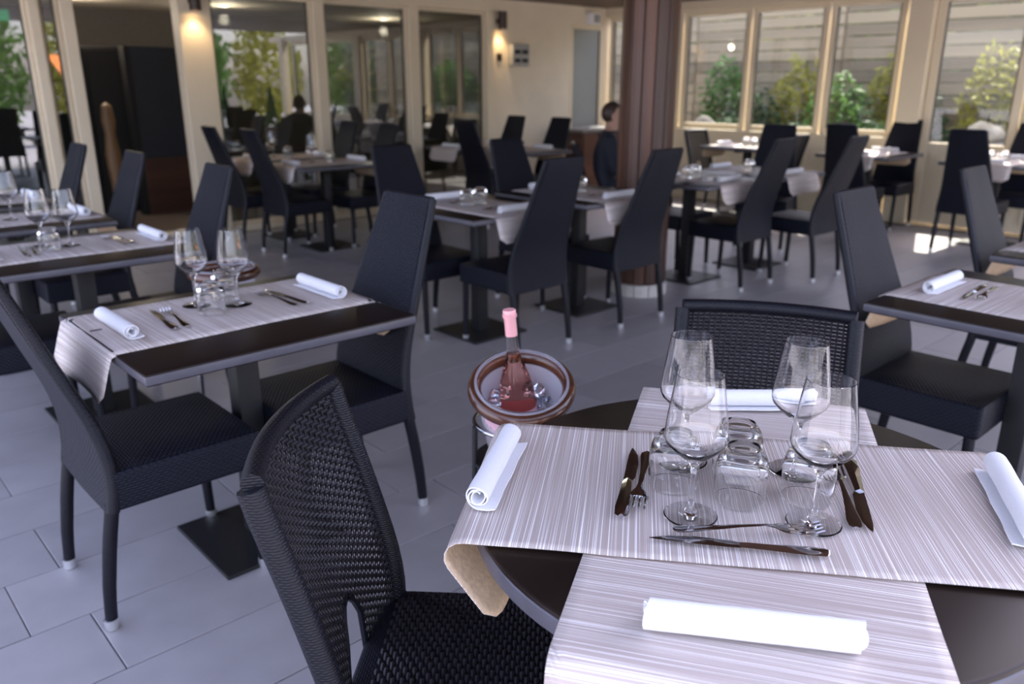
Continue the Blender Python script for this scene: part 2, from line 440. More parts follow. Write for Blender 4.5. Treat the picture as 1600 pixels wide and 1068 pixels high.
pane_unit('door_1', 'narrow frosted glass door in the far corner behind the column', 'x', 8.20, 8.82, 0, 2.15, V1 + 0.02, 0.05, M['cream'], M['frost'])

# interior room behind the glass doors
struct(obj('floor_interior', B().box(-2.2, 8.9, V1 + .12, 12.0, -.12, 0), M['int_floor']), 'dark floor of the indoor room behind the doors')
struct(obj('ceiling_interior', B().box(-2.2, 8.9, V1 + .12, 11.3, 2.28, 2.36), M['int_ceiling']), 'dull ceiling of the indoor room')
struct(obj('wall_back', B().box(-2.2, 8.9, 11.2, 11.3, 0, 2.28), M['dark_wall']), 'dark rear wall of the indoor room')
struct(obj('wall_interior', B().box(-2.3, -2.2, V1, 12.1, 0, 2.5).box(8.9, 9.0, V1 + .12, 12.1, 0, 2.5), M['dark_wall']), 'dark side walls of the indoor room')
part = empty('room_divider', (3.47, 9.6, 0)); tag(part, 'tall dark navy room divider with brown base seen through the open doorway', 'room divider')
obj('panel', B().box(-0.30, 0.75, -0.06, 0.06, 0.62, 1.80), M['navy_panel'], part, bevel=0.006)
obj('base_panel', B().box(-0.30, 0.75, -0.08, 0.08, 0.0, 0.62), M['brown_panel'], part, bevel=0.006)
obj('side_post', B().box(-0.36, -0.30, -0.08, 0.08, 0.0, 1.80), M['black'], part, bevel=0.004)
wr = empty('wardrobe', (2.72, 10.2, 0)); tag(wr, 'tall black cupboard standing inside the open doorway', 'cupboard')
obj('body', B().box(-0.35, 0.55, -0.3, 0.3, 0.0, 1.80), M['black'], wr, bevel=0.01)
obj('door', B().box(-0.33, 0.09, -0.322, -0.302, 0.06, 1.77), M['black'], wr, bevel=0.004)
obj('door', B().box(0.11, 0.53, -0.322, -0.302, 0.06, 1.77), M['black'], wr, bevel=0.004)
fig = B().lathe([(0, 0), (.10, 0), (.10, .04), (.045, .10), (.06, .45), (.075, .7), (.05, .92), (.065, 1.05), (.05, 1.2), (0, 1.24)], 16)
tag(obj('wooden_figure', fig, M['carved'], smooth=True, loc=(2.76, 9.2, 0)), 'slender light wooden carved figure in the dark doorway', 'sculpture')
ex = empty('exit_sign', (1.95, 9.5, 1.98)); tag(ex, 'small green exit sign hanging in the indoor room', 'sign')
obj('housing', B().box(-.15, .15, -.03, .03, 0, .13), M['dark_wall'], ex, bevel=.004)
obj('sign_face', B().box(-.13, .13, -.036, -.031, .015, .115), M['exit'], ex)
obj('hanger', B().box(-.008, .008, -.008, .008, .13, .30), M['black'], ex)
for (x, y, lab) in ((2.75, 9.9, 'small bright ceiling spot above the open doorway'), (4.35, 9.7, 'small ceiling spot behind the first glass door'), (6.9, 10.2, 'small ceiling spot behind the glass door by the plaster wall')):
    s_ = empty('ceiling_spot', (x, y, 2.28)); tag(s_, lab, 'ceiling light', 'indoor ceiling spots')
    obj('bezel', B().lathe([(.055, 0), (.062, -.004), (.062, -.012), (.048, -.014), (.046, 0)], 20, close=True), M['white'], s_, smooth=True)
    obj('lens', B().lathe([(0, -.006), (.046, -.006), (.046, -.001), (0, -.001)], 20), M['spot'], s_)
for (x, y) in ((2.75, 9.9), (4.35, 9.7), (6.9, 10.2)):
    il = bpy.data.lights.new('indoor_light', 'POINT'); il.energy = 9; il.color = (1, .85, .65); il.shadow_soft_size = .06
    io = bpy.data.objects.new('indoor_light', il); col.objects.link(io); io.location = (x, y, 2.12)

# ------------------------------------------------------------------ setting: window wall (right, at x = U1)
struct(obj('wall_right', B().box(U1, U1 + .14, 3.78, V1, 0, 0.84), M['cream'], bevel=.006), 'cream parapet under the row of windows')
struct(obj('trim_9', B().box(U1 - .03, U1 + .14, -2.0, V1, 2.27, CEIL), M['cream'], bevel=.006), 'cream header beam above the windows')
struct(obj('trim_10', B().box(U1 - .05, U1 + .16, 3.50, 3.74, 0, 2.27), M['cream'], bevel=.01), 'wide cream post right of the window row')
struct(obj('trim_11', B().box(U1 - .06, U1 + .15, 3.76, V1, 0.84, 0.875), M['cream'], bevel=.006), 'cream window sill')
for i, (a, b_) in enumerate(((3.79, 4.60), (4.62, 5.56), (5.58, 6.53), (6.55, 7.76))):
    pane_unit('window_%d' % (6 + i), ['window nearest the wide cream post', 'second window left of the wide cream post', 'third window left of the wide cream post', 'window partly hidden by the wooden column'][i],
              'y', a, b_, 0.875, 2.27, U1 + .05, 0.065, M['cream'], M['pane'])
    pr = B().box(U1 - .012, U1 + .01, a + .09, b_ - .09, 0.14, 0.72)
    pp = obj('trim_%d' % (12 + i), pr, M['cream'], bevel=.008); struct(pp, 'raised cream panel on the parapet under a window')
for i, (a, b_) in enumerate(((2.60, 3.49), (1.70, 2.58), (0.2, 1.45), (-1.1, 0.15))):
    d = pane_unit('door_%d' % (2 + i), ['glazed cream door right of the wide post', 'glazed cream door at the right edge', 'glazed cream door beyond the right edge', 'last glazed cream door on the window side'][i],
                  'y', a, b_, 0.02, 2.27, U1 + .05, 0.085, M['cream'], M['pane'], bottom=0.82)
    obj('door_panel', B().box(U1 + .005, U1 + .03, a + .2, b_ - .2, .16, .68), M['cream'], d, bevel=.01)
    obj('door_panel_bead', B().box(U1 + .012, U1 + .028, a + .14, b_ - .14, .10, .74), M['cream'], d, bevel=.004)
struct(obj('trim_16', B().box(U1 - .05, U1 + .16, 1.46, 1.68, 0, 2.27), M['cream'], bevel=.01), 'cream post between the glazed doors')
# corner posts carrying the roof on the open sides
for i, (x, y) in enumerate(((U1, -1.4), (4.6, -1.4), (0.6, -1.45))):
    struct(obj('trim_%d' % (17 + i), B().box(x - .08, x + .08, y - .08, y + .08, 0, CEIL), M['cream'], bevel=.01), 'slim pale post on the open street side')

# ------------------------------------------------------------------ outside
struct(obj('ground', B().box(-40, 40, -40, 40, -.30, -.142), M['paving']), 'pale paving around the terrace')
struct(obj('ground_garden', B().box(9.1, 16, -6, 14, -.15, 0.0), M['soil']), 'dry garden soil outside the windows')
fe = empty('slat_fence', (11.4, 3.2, 0)); tag(fe, 'tall fence of weathered horizontal boards outside the windows', 'fence')
slat = B().box(-.012, .012, -1.2, 1.2, -.0695, .0695).mesh('slat', M['fence'], bevel=.004, seg=1)
for bay in range(6):
    y = -4.8 + bay * 2.42
    for k in range(16):
        link('slat', slat, fe, (random.uniform(-.006, .006), y + 1.2, .13 + k * .152), (random.uniform(-.006, .006), 0, 0))
    obj('post', B().box(.02, .11, y - .05, y + .05, 0, 2.55), M['fence'], fe, bevel=.006)

def leaf_cloud(n, rx, ry, rz, size, seed, shell=0.55, cone=False):
    rnd = random.Random(seed); b = B()
    for i in range(n):
        while True:
            p = Vector((rnd.uniform(-1, 1), rnd.uniform(-1, 1), rnd.uniform(-1, 1)))
            if shell < p.length < 1: break
        if cone:
            t = rnd.random() ** 1.4; a = rnd.uniform(0, 6.283); r = (1 - t) * rnd.uniform(.75, 1)
            p = Vector((r * math.cos(a), r * math.sin(a), t * 2 - 1))
        p = p * (1 + .18 * noise.noise(p * 2.3 + Vector((seed, 0, 0))))
        c = Vector((p.x * rx, p.y * ry, p.z * rz))
        d = Vector((rnd.gauss(0, 1), rnd.gauss(0, 1), rnd.gauss(0, 1))).normalized(); e = d.orthogonal().normalized()
        f = d.cross(e); s = size * rnd.uniform(.6, 1.4)
        k = len(b.v); b.v += [tuple(c - d * s), tuple(c + e * s * .45 + f * s * .1), tuple(c + d * s), tuple(c - e * s * .45 + f * s * .1)]
        b.face((k, k + 1, k + 2, k + 3))
    return b
def bush(name, loc, r, m, label, n=900, size=.06, seed=1, group=None, cone=False, cat='bush'):
    t = empty(name, loc); tag(t, label, cat, group)
    o = obj('foliage', leaf_cloud(n, r[0], r[1], r[2], size, seed, cone=cone), M[m], t, loc=(0, 0, r[2] * (1.0 if cone else .92)), fix=False); o['kind'] = 'stuff'
    obj('stem', B().tube([(0, 0, 0), (.02, .01, r[2] * .5), (0, 0, r[2] * 1.1)], [.04, .03, .015], 6), M['bark'], t, smooth=True)
    return t
hg = empty('garden_hedge', (13.0, 3.5, 0)); tag(hg, 'tall sunlit green hedge behind the board fence', 'hedge')
hb = B(); hr = random.Random(3)
for i in range(9000):
    c = Vector((hr.uniform(-.5, .35), hr.uniform(-9, 9), hr.uniform(.05, 3.0)))
    d = Vector((hr.gauss(0, 1), hr.gauss(0, 1), hr.gauss(0, 1))).normalized(); e = d.orthogonal(); s__ = hr.uniform(.06, .14)
    k = len(hb.v); hb.v += [tuple(c - d * s__), tuple(c + e * s__ * .5), tuple(c + d * s__), tuple(c - e * s__ * .5)]; hb.face((k, k + 1, k + 2, k + 3), 0 if noise.noise(c * .9) > .05 else 1)
obj('core', B().box(-.05, .25, -8.9, 8.9, .02, 2.85), M['leaf_c'], hg)
ho = obj('foliage', hb, [M['leaf_b'], M['leaf_a']], hg, fix=False); ho['kind'] = 'stuff'
for i in range(9): obj('stem', B().tube([(.0, -8 + i * 2, 0), (.03, -7.95 + i * 2, 1.2), (.0, -8 + i * 2, 2.6)], [.05, .04, .02], 6), M['bark'], hg, smooth=True)
bush('bush', (10.75, 3.45, 0), (.35, .40, .98), 'leaf_b', 'yellow bush close outside the door right of the wide post', 900, .05, 6)
bush('bush', (10.65, 2.25, 0), (.5, .75, .98), 'leaf_a', 'leafy green plant outside the door at the right edge', 2200, .07, 7)
bush('bush', (10.55, 5.2, 0), (.35, .50, .80), 'leaf_a', 'green shrub outside the second window from the post', 1100, .06, 8)
bush('bush', (10.55, 6.5, 0), (.35, .5, .74), 'leaf_c', 'dark shrub outside the third window from the post', 1100, .05, 9)
bush('bush', (10.5, 4.15, 0), (.3, .4, .72), 'leaf_c', 'dark shrub outside the window beside the wide post', 1000, .05, 10)
bush('bush', (10.15, 3.0, 0), (.25, .30, .52), 'leaf_c', 'low dark bush in front of the boulder by the wide post door', 700, .05, 61)
bush('bush', (9.55, 4.25, 0), (.20, .30, .54), 'leaf_c', 'low dark bush right under the window beside the wide post', 700, .05, 62)
bush('bush', (9.55, 5.2, 0), (.20, .34, .52), 'leaf_c', 'low dark bush right under the second window from the post', 700, .05, 63)
bush('bush', (9.55, 6.2, 0), (.20, .34, .53), 'leaf_c', 'low dark bush right under the third window from the post', 700, .05, 64)
bush('bush', (10.95, 5.95, 0), (.30, .50, .92), 'leaf_b', 'yellow-green shrub against the fence outside the third window', 1200, .06, 65)
bush('bush', (10.95, 4.6, 0), (.30, .45, .95), 'leaf_b', 'yellow-green shrub against the fence outside the second window', 1200, .06, 66)
bush('bush', (10.95, 7.2, 0), (.30, .45, .95), 'leaf_a', 'green shrub against the fence in the far corner', 1200, .06, 67)
def rock(loc, s, seed, label):
    bm = bmesh.new(); bmesh.ops.create_icosphere(bm, subdivisions=3, radius=1)
    for v in bm.verts:
        k = 1 + .28 * noise.noise(v.co * 1.3 + Vector((seed * 3.1, 0, 0))) + .1 * noise.noise(v.co * 3.5)
        v.co = Vector((v.co.x * s[0], v.co.y * s[1], v.co.z * s[2])) * k
    for f in bm.faces: f.smooth = True
    me = bpy.data.meshes.new('boulder'); bm.to_mesh(me); bm.free(); me.materials.append(M['rock'])
    return tag(link('boulder', me, None, (loc[0], loc[1], s[2] * .6)), label, 'rock', 'garden boulders outside')
rock((9.85, 3.15, 0), (.30, .38, .62), 1, 'rounded grey boulder outside the door right of the wide post')
rock((9.75, 2.35, 0), (.26, .42, .58), 2, 'dark boulder outside the door at the right edge')
rock((9.9, 4.75, 0), (.28, .42, .56), 3, 'boulder outside the window between post and second window')
rock((9.9, 5.75, 0), (.28, .45, .56), 4, 'flat boulder outside the second window from the post')
rock((9.9, 6.75, 0), (.28, .45, .60), 5, 'boulder outside the window near the column')
# street side (seen mirrored in the glass doors)
for i, x in enumerate((2.0, 5.0, 8.0, 11.0, 14.0, 17.0)):
    bush('street_tree', (x, -12.5 + (i % 2) * .8, 0), (1.25, 1.0, 1.9), 'leaf_a' if i % 2 else 'leaf_b', ['pale tree at street side opposite far left door', 'street tree opposite the open doorway', 'street tree opposite the wide pillar', 'street tree opposite the first glass door', 'street tree opposite the middle glass door', 'street tree opposite the last glass door'][i] + ', mirrored in the glass', 1600, .13, 20 + i, 'street trees mirrored in glass', cat='tree')
for i, x in enumerate((7.6, 8.7, 9.9)):
    bush('topiary_conifer', (x, -4.2, 0), (.28, .28, .65), 'leaf_c', ['left', 'middle', 'right'][i] + ' small conical conifer on the street side, mirrored in glass', 900, .045, 40 + i, 'clipped conifers mirrored in glass', cone=True, cat='conifer')
aw = empty('awning', (7.2, -8.6, 0)); tag(aw, 'orange sun awning across the street, mirrored in glass door', 'awning')
obj('canopy', B().rings([[(-1.2, 0, 2.1), (-1.2, .02, 2.12), (-1.2, 1.2, 1.62), (-1.2, 1.2, 1.58)], [(1.2, 0, 2.1), (1.2, .02, 2.12), (1.2, 1.2, 1.62), (1.2, 1.2, 1.58)]]), M['orange'], aw)
for sx in (-1.15, 1.15): obj('pole', B().tube([(sx, 1.15, 0), (sx, 1.15, 1.6)], .025, 8), M['white'], aw, smooth=True)

# ------------------------------------------------------------------ wooden column
cl = empty('wooden_column', (4.46, 3.53, 0)); tag(cl, 'round floor-to-ceiling column clad in dark brown wooden planks', 'column')
NP = 14; RC = 0.185
def plank(i):
    a0 = 2 * math.pi * (i + .035) / NP; a1 = 2 * math.pi * (i + .965) / NP
    pr = [(RC * math.cos(a), RC * math.sin(a)) for a in (a0, (a0 + a1) / 2, a1)] + [((RC - .03) * math.cos(a), (RC - .03) * math.sin(a)) for a in (a1, a0)]
    return B().rings([[(x, y, .09) for x, y in pr], [(x, y, CEIL - .001) for x, y in pr]])
for i in range(NP): obj('plank', plank(i), M['wood_col'], cl, bevel=.004, seg=1)
obj('core', B().lathe([(0, .09), (RC - .028, .09), (RC - .028, CEIL - .002), (0, CEIL - .002)], 24), M['black'], cl)
for i in range(12):
    a0 = 2 * math.pi * (i + .02) / 12; a1 = 2 * math.pi * (i + .98) / 12
    pr = [((RC + .012) * math.cos(a), (RC + .012) * math.sin(a)) for a in (a0, (a0 + a1) / 2, a1)] + [(.12 * math.cos(a), .12 * math.sin(a)) for a in (a1, a0)]
    obj('base_tile', B().rings([[(x, y, 0) for x, y in pr], [(x, y, .085) for x, y in pr]]), M['ring'], cl, bevel=.003, seg=1)

# ------------------------------------------------------------------ tall wicker chair
PROF = [(0, 0), (.116, .009), (.257, .030), (.384, .056), (.46, .060), (.54, .050), (.62, .028), (.735, -.016), (.9, -.075), (1.06, -.135)]
def smooth_prof(z):
    return sum(interp(PROF, max(0, min(1.06, z + d))) for d in (-.03, -.015, 0, .015, .03)) / 5
def halfw(z):
    return .208 if z < .42 else .208 - (.208 - .132) * (z - .42) / (1.06 - .42)
def make_tall_chair():
    root = empty('wicker_chair')
    zs = [.345, .40, .44, .48, .52, .56, .60, .65, .70, .76, .83, .90, .97, 1.03, 1.058]
    rings = []
    for z in zs:
        x = smooth_prof(z); w_ = halfw(z) - .004; t = .016 if z < 1.05 else .012
        ring = []
        ys = [-w_, -w_ * .8, -w_ * .4, 0, w_ * .4, w_ * .8, w_]
        for y in ys: ring.append((x + t - .004 * (1 - abs(y) / w_), y, z))
        for y in reversed(ys): ring.append((x - t - .004 * (1 - abs(y) / w_), y, z))
        rings.append(ring)
    obj('backrest', B().rings(rings), M['wicker_fine'], root, smooth=True, angle=50)
    fr = B()
    for s in (-1, 1):
        fr.tube([(smooth_prof(z), s * halfw(z), z) for z in [.345 + i * (1.054 - .345) / 16 for i in range(17)]], [.0185 - .006 * i / 16 for i in range(17)], 8)
    fr.tube([(smooth_prof(1.052), -halfw(1.06), 1.052), (smooth_prof(1.052) - .003, 0, 1.052), (smooth_prof(1.052), halfw(1.06), 1.052)], .012, 8)
    obj('back_frame', fr, M['wicker_wrap'], root, smooth=True, angle=60)
    b = B(); b.box(.055, .468, -.222, .222, .345, .455)
    seat = obj('seat', b, M['wicker_fine'], root, smooth=True, bevel=.014, seg=3, angle=50)
    cu = B(); g = []
    for i in range(9):
        for j in range(9):
            x = .085 + .372 * i / 8; y = -.208 + .416 * j / 8
            ed = min(i, j, 8 - i, 8 - j)
            g.append((x, y, .453 + (.0 if ed == 0 else .008 if ed == 1 else .011)))
    cu.v = g
    for i in range(8):
        for j in range(8): cu.face((i * 9 + j, (i + 1) * 9 + j, (i + 1) * 9 + j + 1, i * 9 + j + 1))
    obj('seat_top', cu, M['wicker_fine'], seat, smooth=True, fix=True)
    for s in (-1, 1):
        lg = obj('leg', B().tube([(smooth_prof(z), s * .198, z) for z in (.03, .08, .13, .18, .23, .28, .33, .36)], [.0165, .017, .018, .0185, .019, .019, .019, .019], 10), M['leg'], root, smooth=True)
        obj('foot_cap', B().lathe([(0, 0), (.015, 0), (.0185, .004), (.0185, .032), (0, .032)], 12, 0, s * .198), M['cap'], lg, smooth=True)
        lg = obj('leg', B().tube([(.437 + .01 * (1 - z / .36), s * .198, z) for z in (.03, .12, .22, .30, .36)], [.0155, .0165, .0175, .018, .018], 10), M['leg'], root, smooth=True)
        obj('foot_cap', B().lathe([(0, 0), (.015, 0), (.018, .004), (.018, .032), (0, .032)], 12, .447, s * .198), M['cap'], lg, smooth=True)
    return root

# ------------------------------------------------------------------ low chair with open coarse weave
PROF2 = [(0, -.005), (.15, .01), (.30, .035), (.45, .052), (.55, .040), (.70, .0), (.90, -.060)]
def sp2(z): return sum(interp(PROF2, max(0, min(.9, z + d))) for d in (-.04, -.02, 0, .02, .04)) / 5
def strand(b, pts, nrm, tan, hw, th):
    rings = []
    for p, nn, tt in zip(pts, nrm, tan):
        rings.append([p - tt * hw - nn * th * .3, p + nn * th * -1.0, p + tt * hw - nn * th * .3, p + nn * th])
    b.rings(rings, caps=False)
def make_low_chair():
    root = empty('open_weave_chair')
    W2 = .190; p, q = .0085, .0135
    b = B()
    def surf(y, z):
        x = sp2(z) - .030 * (1 - (y / W2) ** 2)
        return Vector((x, y, z))
    def low(y):                                     # arched lower edge of the back panel
        return .405 + .160 * math.sqrt(max(0, 1 - (y / .062) ** 2)) if abs(y) < .062 else .405
    def nrm(y, z):
        du = surf(y + .004, z) - surf(y - .004, z); dv = surf(y, z + .004) - surf(y, z - .004)
        return du.cross(dv).normalized(), dv.normalized()
    ny = int(round(2 * W2 / (q / 2)))
    for j in range(int((.885 - .405) / p)):
        z = .405 + (j + .5) * p; run = []
        for i in range(ny + 1):
            y = -W2 + 2 * W2 * i / ny
            if z >= low(y):
                n_, t_ = nrm(y, z); off = .0032 * math.cos(math.pi * (i * .5 + j))
                run.append((surf(y, z) + n_ * off, n_, t_))
            else:
                if len(run) > 2: strand(b, *zip(*run), p * .41, .0014)
                run = []
        if len(run) > 2: strand(b, *zip(*run), p * .41, .0014)
    for i in range(0, ny + 1, 2):
        y = -W2 + 2 * W2 * i / ny; zz = low(y); run = []
        while zz < .888:
            n_, t_ = nrm(y, zz); run.append((surf(y, zz), n_, Vector((0, 1, 0)))); zz += .02
        if len(run) > 1: strand(b, *zip(*run), .0022, .0012)
    bk = obj('backrest', b, M['wicker_strand'], root, fix=True)
    fr = B()
    for s in (-1, 1):
        fr.tube([(sp2(z), s * (W2 + .012), z) for z in [.36 + i * (.885 - .36) / 14 for i in range(15)]], [.021] * 15, 10, flat=.9)
    fr.tube([Vector((0, 0, .002)) + surf(-W2 - .012 + (2 * W2 + .024) * i / 10, .89) for i in range(11)], .0165, 8)
    obj('back_frame', fr, M['wicker_wrap'], root, smooth=True, angle=60)
    ar = B(); ar.tube([surf(-W2 + 2 * W2 * i / 24, max(.406, low(-W2 + 2 * W2 * i / 24))) for i in range(25)], .006, 6)
    obj('lower_rail', ar, M['leg'], bk, smooth=True)
    st = obj('seat', B().box(.018, .475, -.180, .180, .36, .438).box(.06, .475, -.218, .218, .36, .440), M['wicker_wrap'], root, smooth=True, bevel=.016, seg=3, angle=50)
    sw = B()
    def ss(x, y):
        ex_ = max(0, 1 - ((x - .26) / .212) ** 8); ey = max(0, 1 - (y / .216) ** 8)
        return Vector((x, y, .434 + .012 * min(ex_, ey)))
    nx = int(.41 / p); my = int(.428 / (q / 2))
    for j in range(nx):
        x = .056 + (j + .5) * p; run = []
        for i in range(my + 1):
            y = -.214 + .428 * i / my
            run.append((ss(x, y) + Vector((0, 0, .0030 * math.cos(math.pi * (i * .5 + j)))), Vector((0, 0, 1)), Vector((1, 0, 0))))
        strand(sw, *zip(*run), p * .47, .0014)
    obj('seat_weave', sw, M['wicker_strand'], st, fix=True)
    for s in (-1, 1):
        lg = obj('leg', B().tube([(sp2(z), s * .200, z) for z in (.03, .10, .18, .26, .34, .40)], [.017, .018, .019, .020, .0205, .021], 10), M['leg'], root, smooth=True)
        obj('foot_cap', B().lathe([(0, 0), (.015, 0), (.0185, .004), (.0185, .032), (0, .032)], 12, sp2(.015), s * .200), M['cap'], lg, smooth=True)
        lg = obj('leg', B().tube([(.448, s * .195, z) for z in (.03, .15, .28, .38)], [.016, .017, .018, .019], 10), M['leg'], root, smooth=True)
        obj('foot_cap', B().lathe([(0, 0), (.015, 0), (.018, .004), (.018, .032), (0, .032)], 12, .448, s * .195), M['cap'], lg, smooth=True)
    return root

tall = make_tall_chair(); tall_used = []
low_ = make_low_chair(); low_used = []
GT, GL = 'tall dark wicker dining chairs', 'low open-weave wicker chairs'
def tall_chair(x, y, deg, label): return place(tall, tall_used, (x, y, 0), R(deg), label, 'chair', GT)
def low_chair(x, y, deg, label): return place(low_, low_used, (x, y, 0), R(deg), label, 'chair', GL)

tall_chair(.452, 2.31, 0, 'tall dark wicker chair at the left edge, seat turned towards the nearest left table')
tall_chair(1.487, 2.285, 180, 'tall dark wicker chair on the right side of the nearest left table')
tall_chair(.41, 3.70, 0, 'tall dark chair cut by the left frame edge at the second left table')
tall_chair(1.44, 3.72, 180, 'tall dark chair on the right side of the second left table')
tall_chair(1.41, 4.75, 180, 'tall dark chair on the right side of the third left table')
tall_chair(1.37, 5.65, 180, 'tall dark chair on the right side of the farthest left table')
tall_chair(3.15, 6.50, 0, 'tall black chair with its back to the wide pillar, nearer of two')
tall_chair(3.10, 7.18, 0, 'tall black chair against the wide pillar, farther of two')
tall_chair(4.28, 6.50, 180, 'tall dark chair facing left at the nearer glass-door table')
tall_chair(4.28, 7.20, 180, 'tall dark chair facing left at the farther glass-door table')
tall_chair(3.02, 3.03, 90, 'tall navy-black chair seen from behind in front of second table left of column')
tall_chair(3.86, 3.02, 90, 'tall navy-black chair seen from behind, overlapping the foot of the wooden column')
tall_chair(2.86, 4.08, -90, 'tall dark chair on the far side of the second table left of column')
tall_chair(3.80, 4.08, -90, 'tall dark chair on the far side of the table touching the column')
tall_chair(5.19, 3.03, 90, 'tall dark chair seen from behind at the table just right of the column')
tall_chair(5.83, 2.82, 90, 'tall dark chair seen from behind at the second table right of the column')
tall_chair(5.30, 4.12, -90, 'tall dark chair on the far side of the table just right of column')
tall_chair(2.87, 1.19, -90, 'tall blue-grey lit wicker chair behind the open-weave chair, at the right dark table')
tall_chair(4.02, 1.19, -90, 'tall blue-grey lit chair cut by the right edge of the photo')
tall_chair(5.40, 6.45, 0, 'tall black chair facing right at the tables by the cream wall')
tall_chair(6.47, 7.12, 180, 'black chair back against the cream wall, left one of two')
tall_chair(6.47, 6.40, 180, 'black chair back against the cream wall, right one of two')
tall_chair(8.74, 3.60, 180, 'tall black chair in front of the wide cream post by the windows')
tall_chair(7.58, 3.62, 0, 'black chair facing the sunlit table by the wide cream post')
tall_chair(6.80, 3.90, 200, 'tall black chair standing alone between the column tables and the sunlit windows')
tall_chair(7.50, 2.50, 0, 'tall black chair seen from behind in front of the glazed door')
tall_chair(8.74, 2.42, 180, 'tall black chair at the right edge with its back to the windows')
low_chair(.592, 1.084, -46, 'open-weave dark wicker chair in the left foreground, facing the round table')
low_chair(1.69, .947, 210.4, 'open-weave dark wicker chair on the far side of the round table')
low_chair(1.60, .07, 129, 'woven chair seat just showing under the round table at bottom right')
low_chair(8.15, 5.66, -90, 'low black chair at the left side of the sunlit window table beyond the column')
low_chair(8.1, 4.44, 90, 'low black chair at the right side of the sunlit window table beyond the column')

# ------------------------------------------------------------------ rectangular pedestal table
TL, TW, TH = .80, .74, .75
def make_table():
    root = empty('pedestal_table')
    obj('table_top', B().box(-TL / 2, TL / 2, -TW / 2, TW / 2, TH - .032, TH), [M['top']], root, bevel=.005, seg=2, smooth=True)
    obj('edge_sheen_band', B().box(-TL / 2 - .002, TL / 2 + .002, -TW / 2 - .002, TW / 2 + .002, TH - .029, TH - .004), M['edge'], root, bevel=.006, seg=2, smooth=True)  # edge strip whose bluish sky sheen is painted into its colour
    br = B().box(-.26, .26, -.025, .025, TH - .060, TH - .033).box(-.025, .025, -.24, -.026, TH - .060, TH - .033).box(-.025, .025, .026, .24, TH - .060, TH - .033)
    obj('bracket', br, M['iron'], root)
    obj('pedestal', B().box(-.037, .037, -.037, .037, .012, TH - .060), M['iron'], root, bevel=.006, seg=2, smooth=True)
    obj('base_plate', B().box(-.20, .20, -.20, .20, 0, .013), M['iron'], root, bevel=.004, seg=2)
    return root
table = make_table(); table_used = []

def sheet(rows, name, loc, rot, t=.0016, tab=(-.372, .03, .0035)):
    """two-faced cloth: rows of (pos, uv); top face striped, underside plain"""
    b = B(); nr, nc = len(rows), len(rows[0]); uvs = []
    N_ = {}
    for r in rows:
        for p_, uv in r: b.v.append(tuple(p_)); uvs.append(uv)
    nn = [[Vector((0, 0, 0)) for _ in range(nc)] for _ in range(nr)]
    for i in range(nr):
        for j in range(nc):
            a = rows[min(i + 1, nr - 1)][j][0] - rows[max(i - 1, 0)][j][0]; c = rows[i][min(j + 1, nc - 1)][0] - rows[i][max(j - 1, 0)][0]
            nn[i][j] = a.cross(c).normalized()
    for i in range(nr):
        for j in range(nc): b.v.append(tuple(rows[i][j][0] - nn[i][j] * t)); uvs.append(rows[i][j][1])
    o2 = nr * nc
    for i in range(nr - 1):
        for j in range(nc - 1):
            a, c, d, e = i * nc + j, (i + 1) * nc + j, (i + 1) * nc + j + 1, i * nc + j + 1
            b.face((a, c, d, e), 0); b.face((o2 + a, o2 + e, o2 + d, o2 + c), 1)
    rim = [j for j in range(nc)] + [i * nc + nc - 1 for i in range(1, nr)] + [(nr - 1) * nc + j for j in range(nc - 2, -1, -1)] + [i * nc for i in range(nr - 2, 0, -1)]
    for a, c in zip(rim, rim[1:] + rim[:1]): b.face((a, c, o2 + c, o2 + a), 0)
    me = bpy.data.meshes.new(name); me.from_pydata(b.v, [], b.f)
    me.materials.append(M['runner']); me.materials.append(M['runner_under'])
    ul = me.uv_layers.new(name='UVMap')
    for p_ in me.polygons:
        p_.material_index = b.m[p_.index]; p_.use_smooth = True
        for li in p_.loop_indices: ul.data[li].uv = uvs[me.loops[li].vertex_index]
    o = link(name, me, None, loc, rot)
    obj('stitched_tab', B().box(tab[0] - .016, tab[0] + .016, tab[1] - .0025, tab[1] + .0025, tab[2], tab[2] + .0012), M['black'], o)
    return o

def bend(s, edge, rad, ang, droop=0.0):
    """x, z of a strip at arc length s that runs flat to `edge`, then rolls over and hangs"""
    if s <= edge: return s, 0.0
    d = s - edge; arc = rad * ang
    if d <= arc: a = d / rad; return edge + rad * math.sin(a), -rad * (1 - math.cos(a))
    r = d - arc
    return edge + rad * math.sin(ang) + r * math.cos(ang), -rad * (1 - math.cos(ang)) - r * math.sin(ang)

def runner_rows(half_len, width, edge_fn, rad, ang0, ang1, seed=0, amp=.0, dz=.0018, n=64, nc=22, round_end=.03):
    rows = []
    for i in range(n + 1):
        r = []
        for j in range(nc + 1):
            y = -width / 2 + width * j / nc
            e = max(0, abs(y) - (width / 2 - .05)) / .05
            hl = half_len - round_end * (1 - math.sqrt(max(0, 1 - e * e)))
            s = -hl + 2 * hl * i / n; sg = 1 if s >= 0 else -1
            an = (ang1 if sg > 0 else ang0) * (1 - .10 * (abs(y) / (width / 2)) ** 2)
            x, z = bend(abs(s), edge_fn(y), rad, an)
            wob = amp * noise.noise(Vector((s * 5 + seed, y * 6, seed))) if abs(s) < edge_fn(y) else amp * noise.noise(Vector((s * 5 + seed, y * 6, seed))) * .4
            r.append((Vector((sg * x, y, z + dz + max(0, wob))), (s + seed, y)))
        rows.append(r)
    return rows

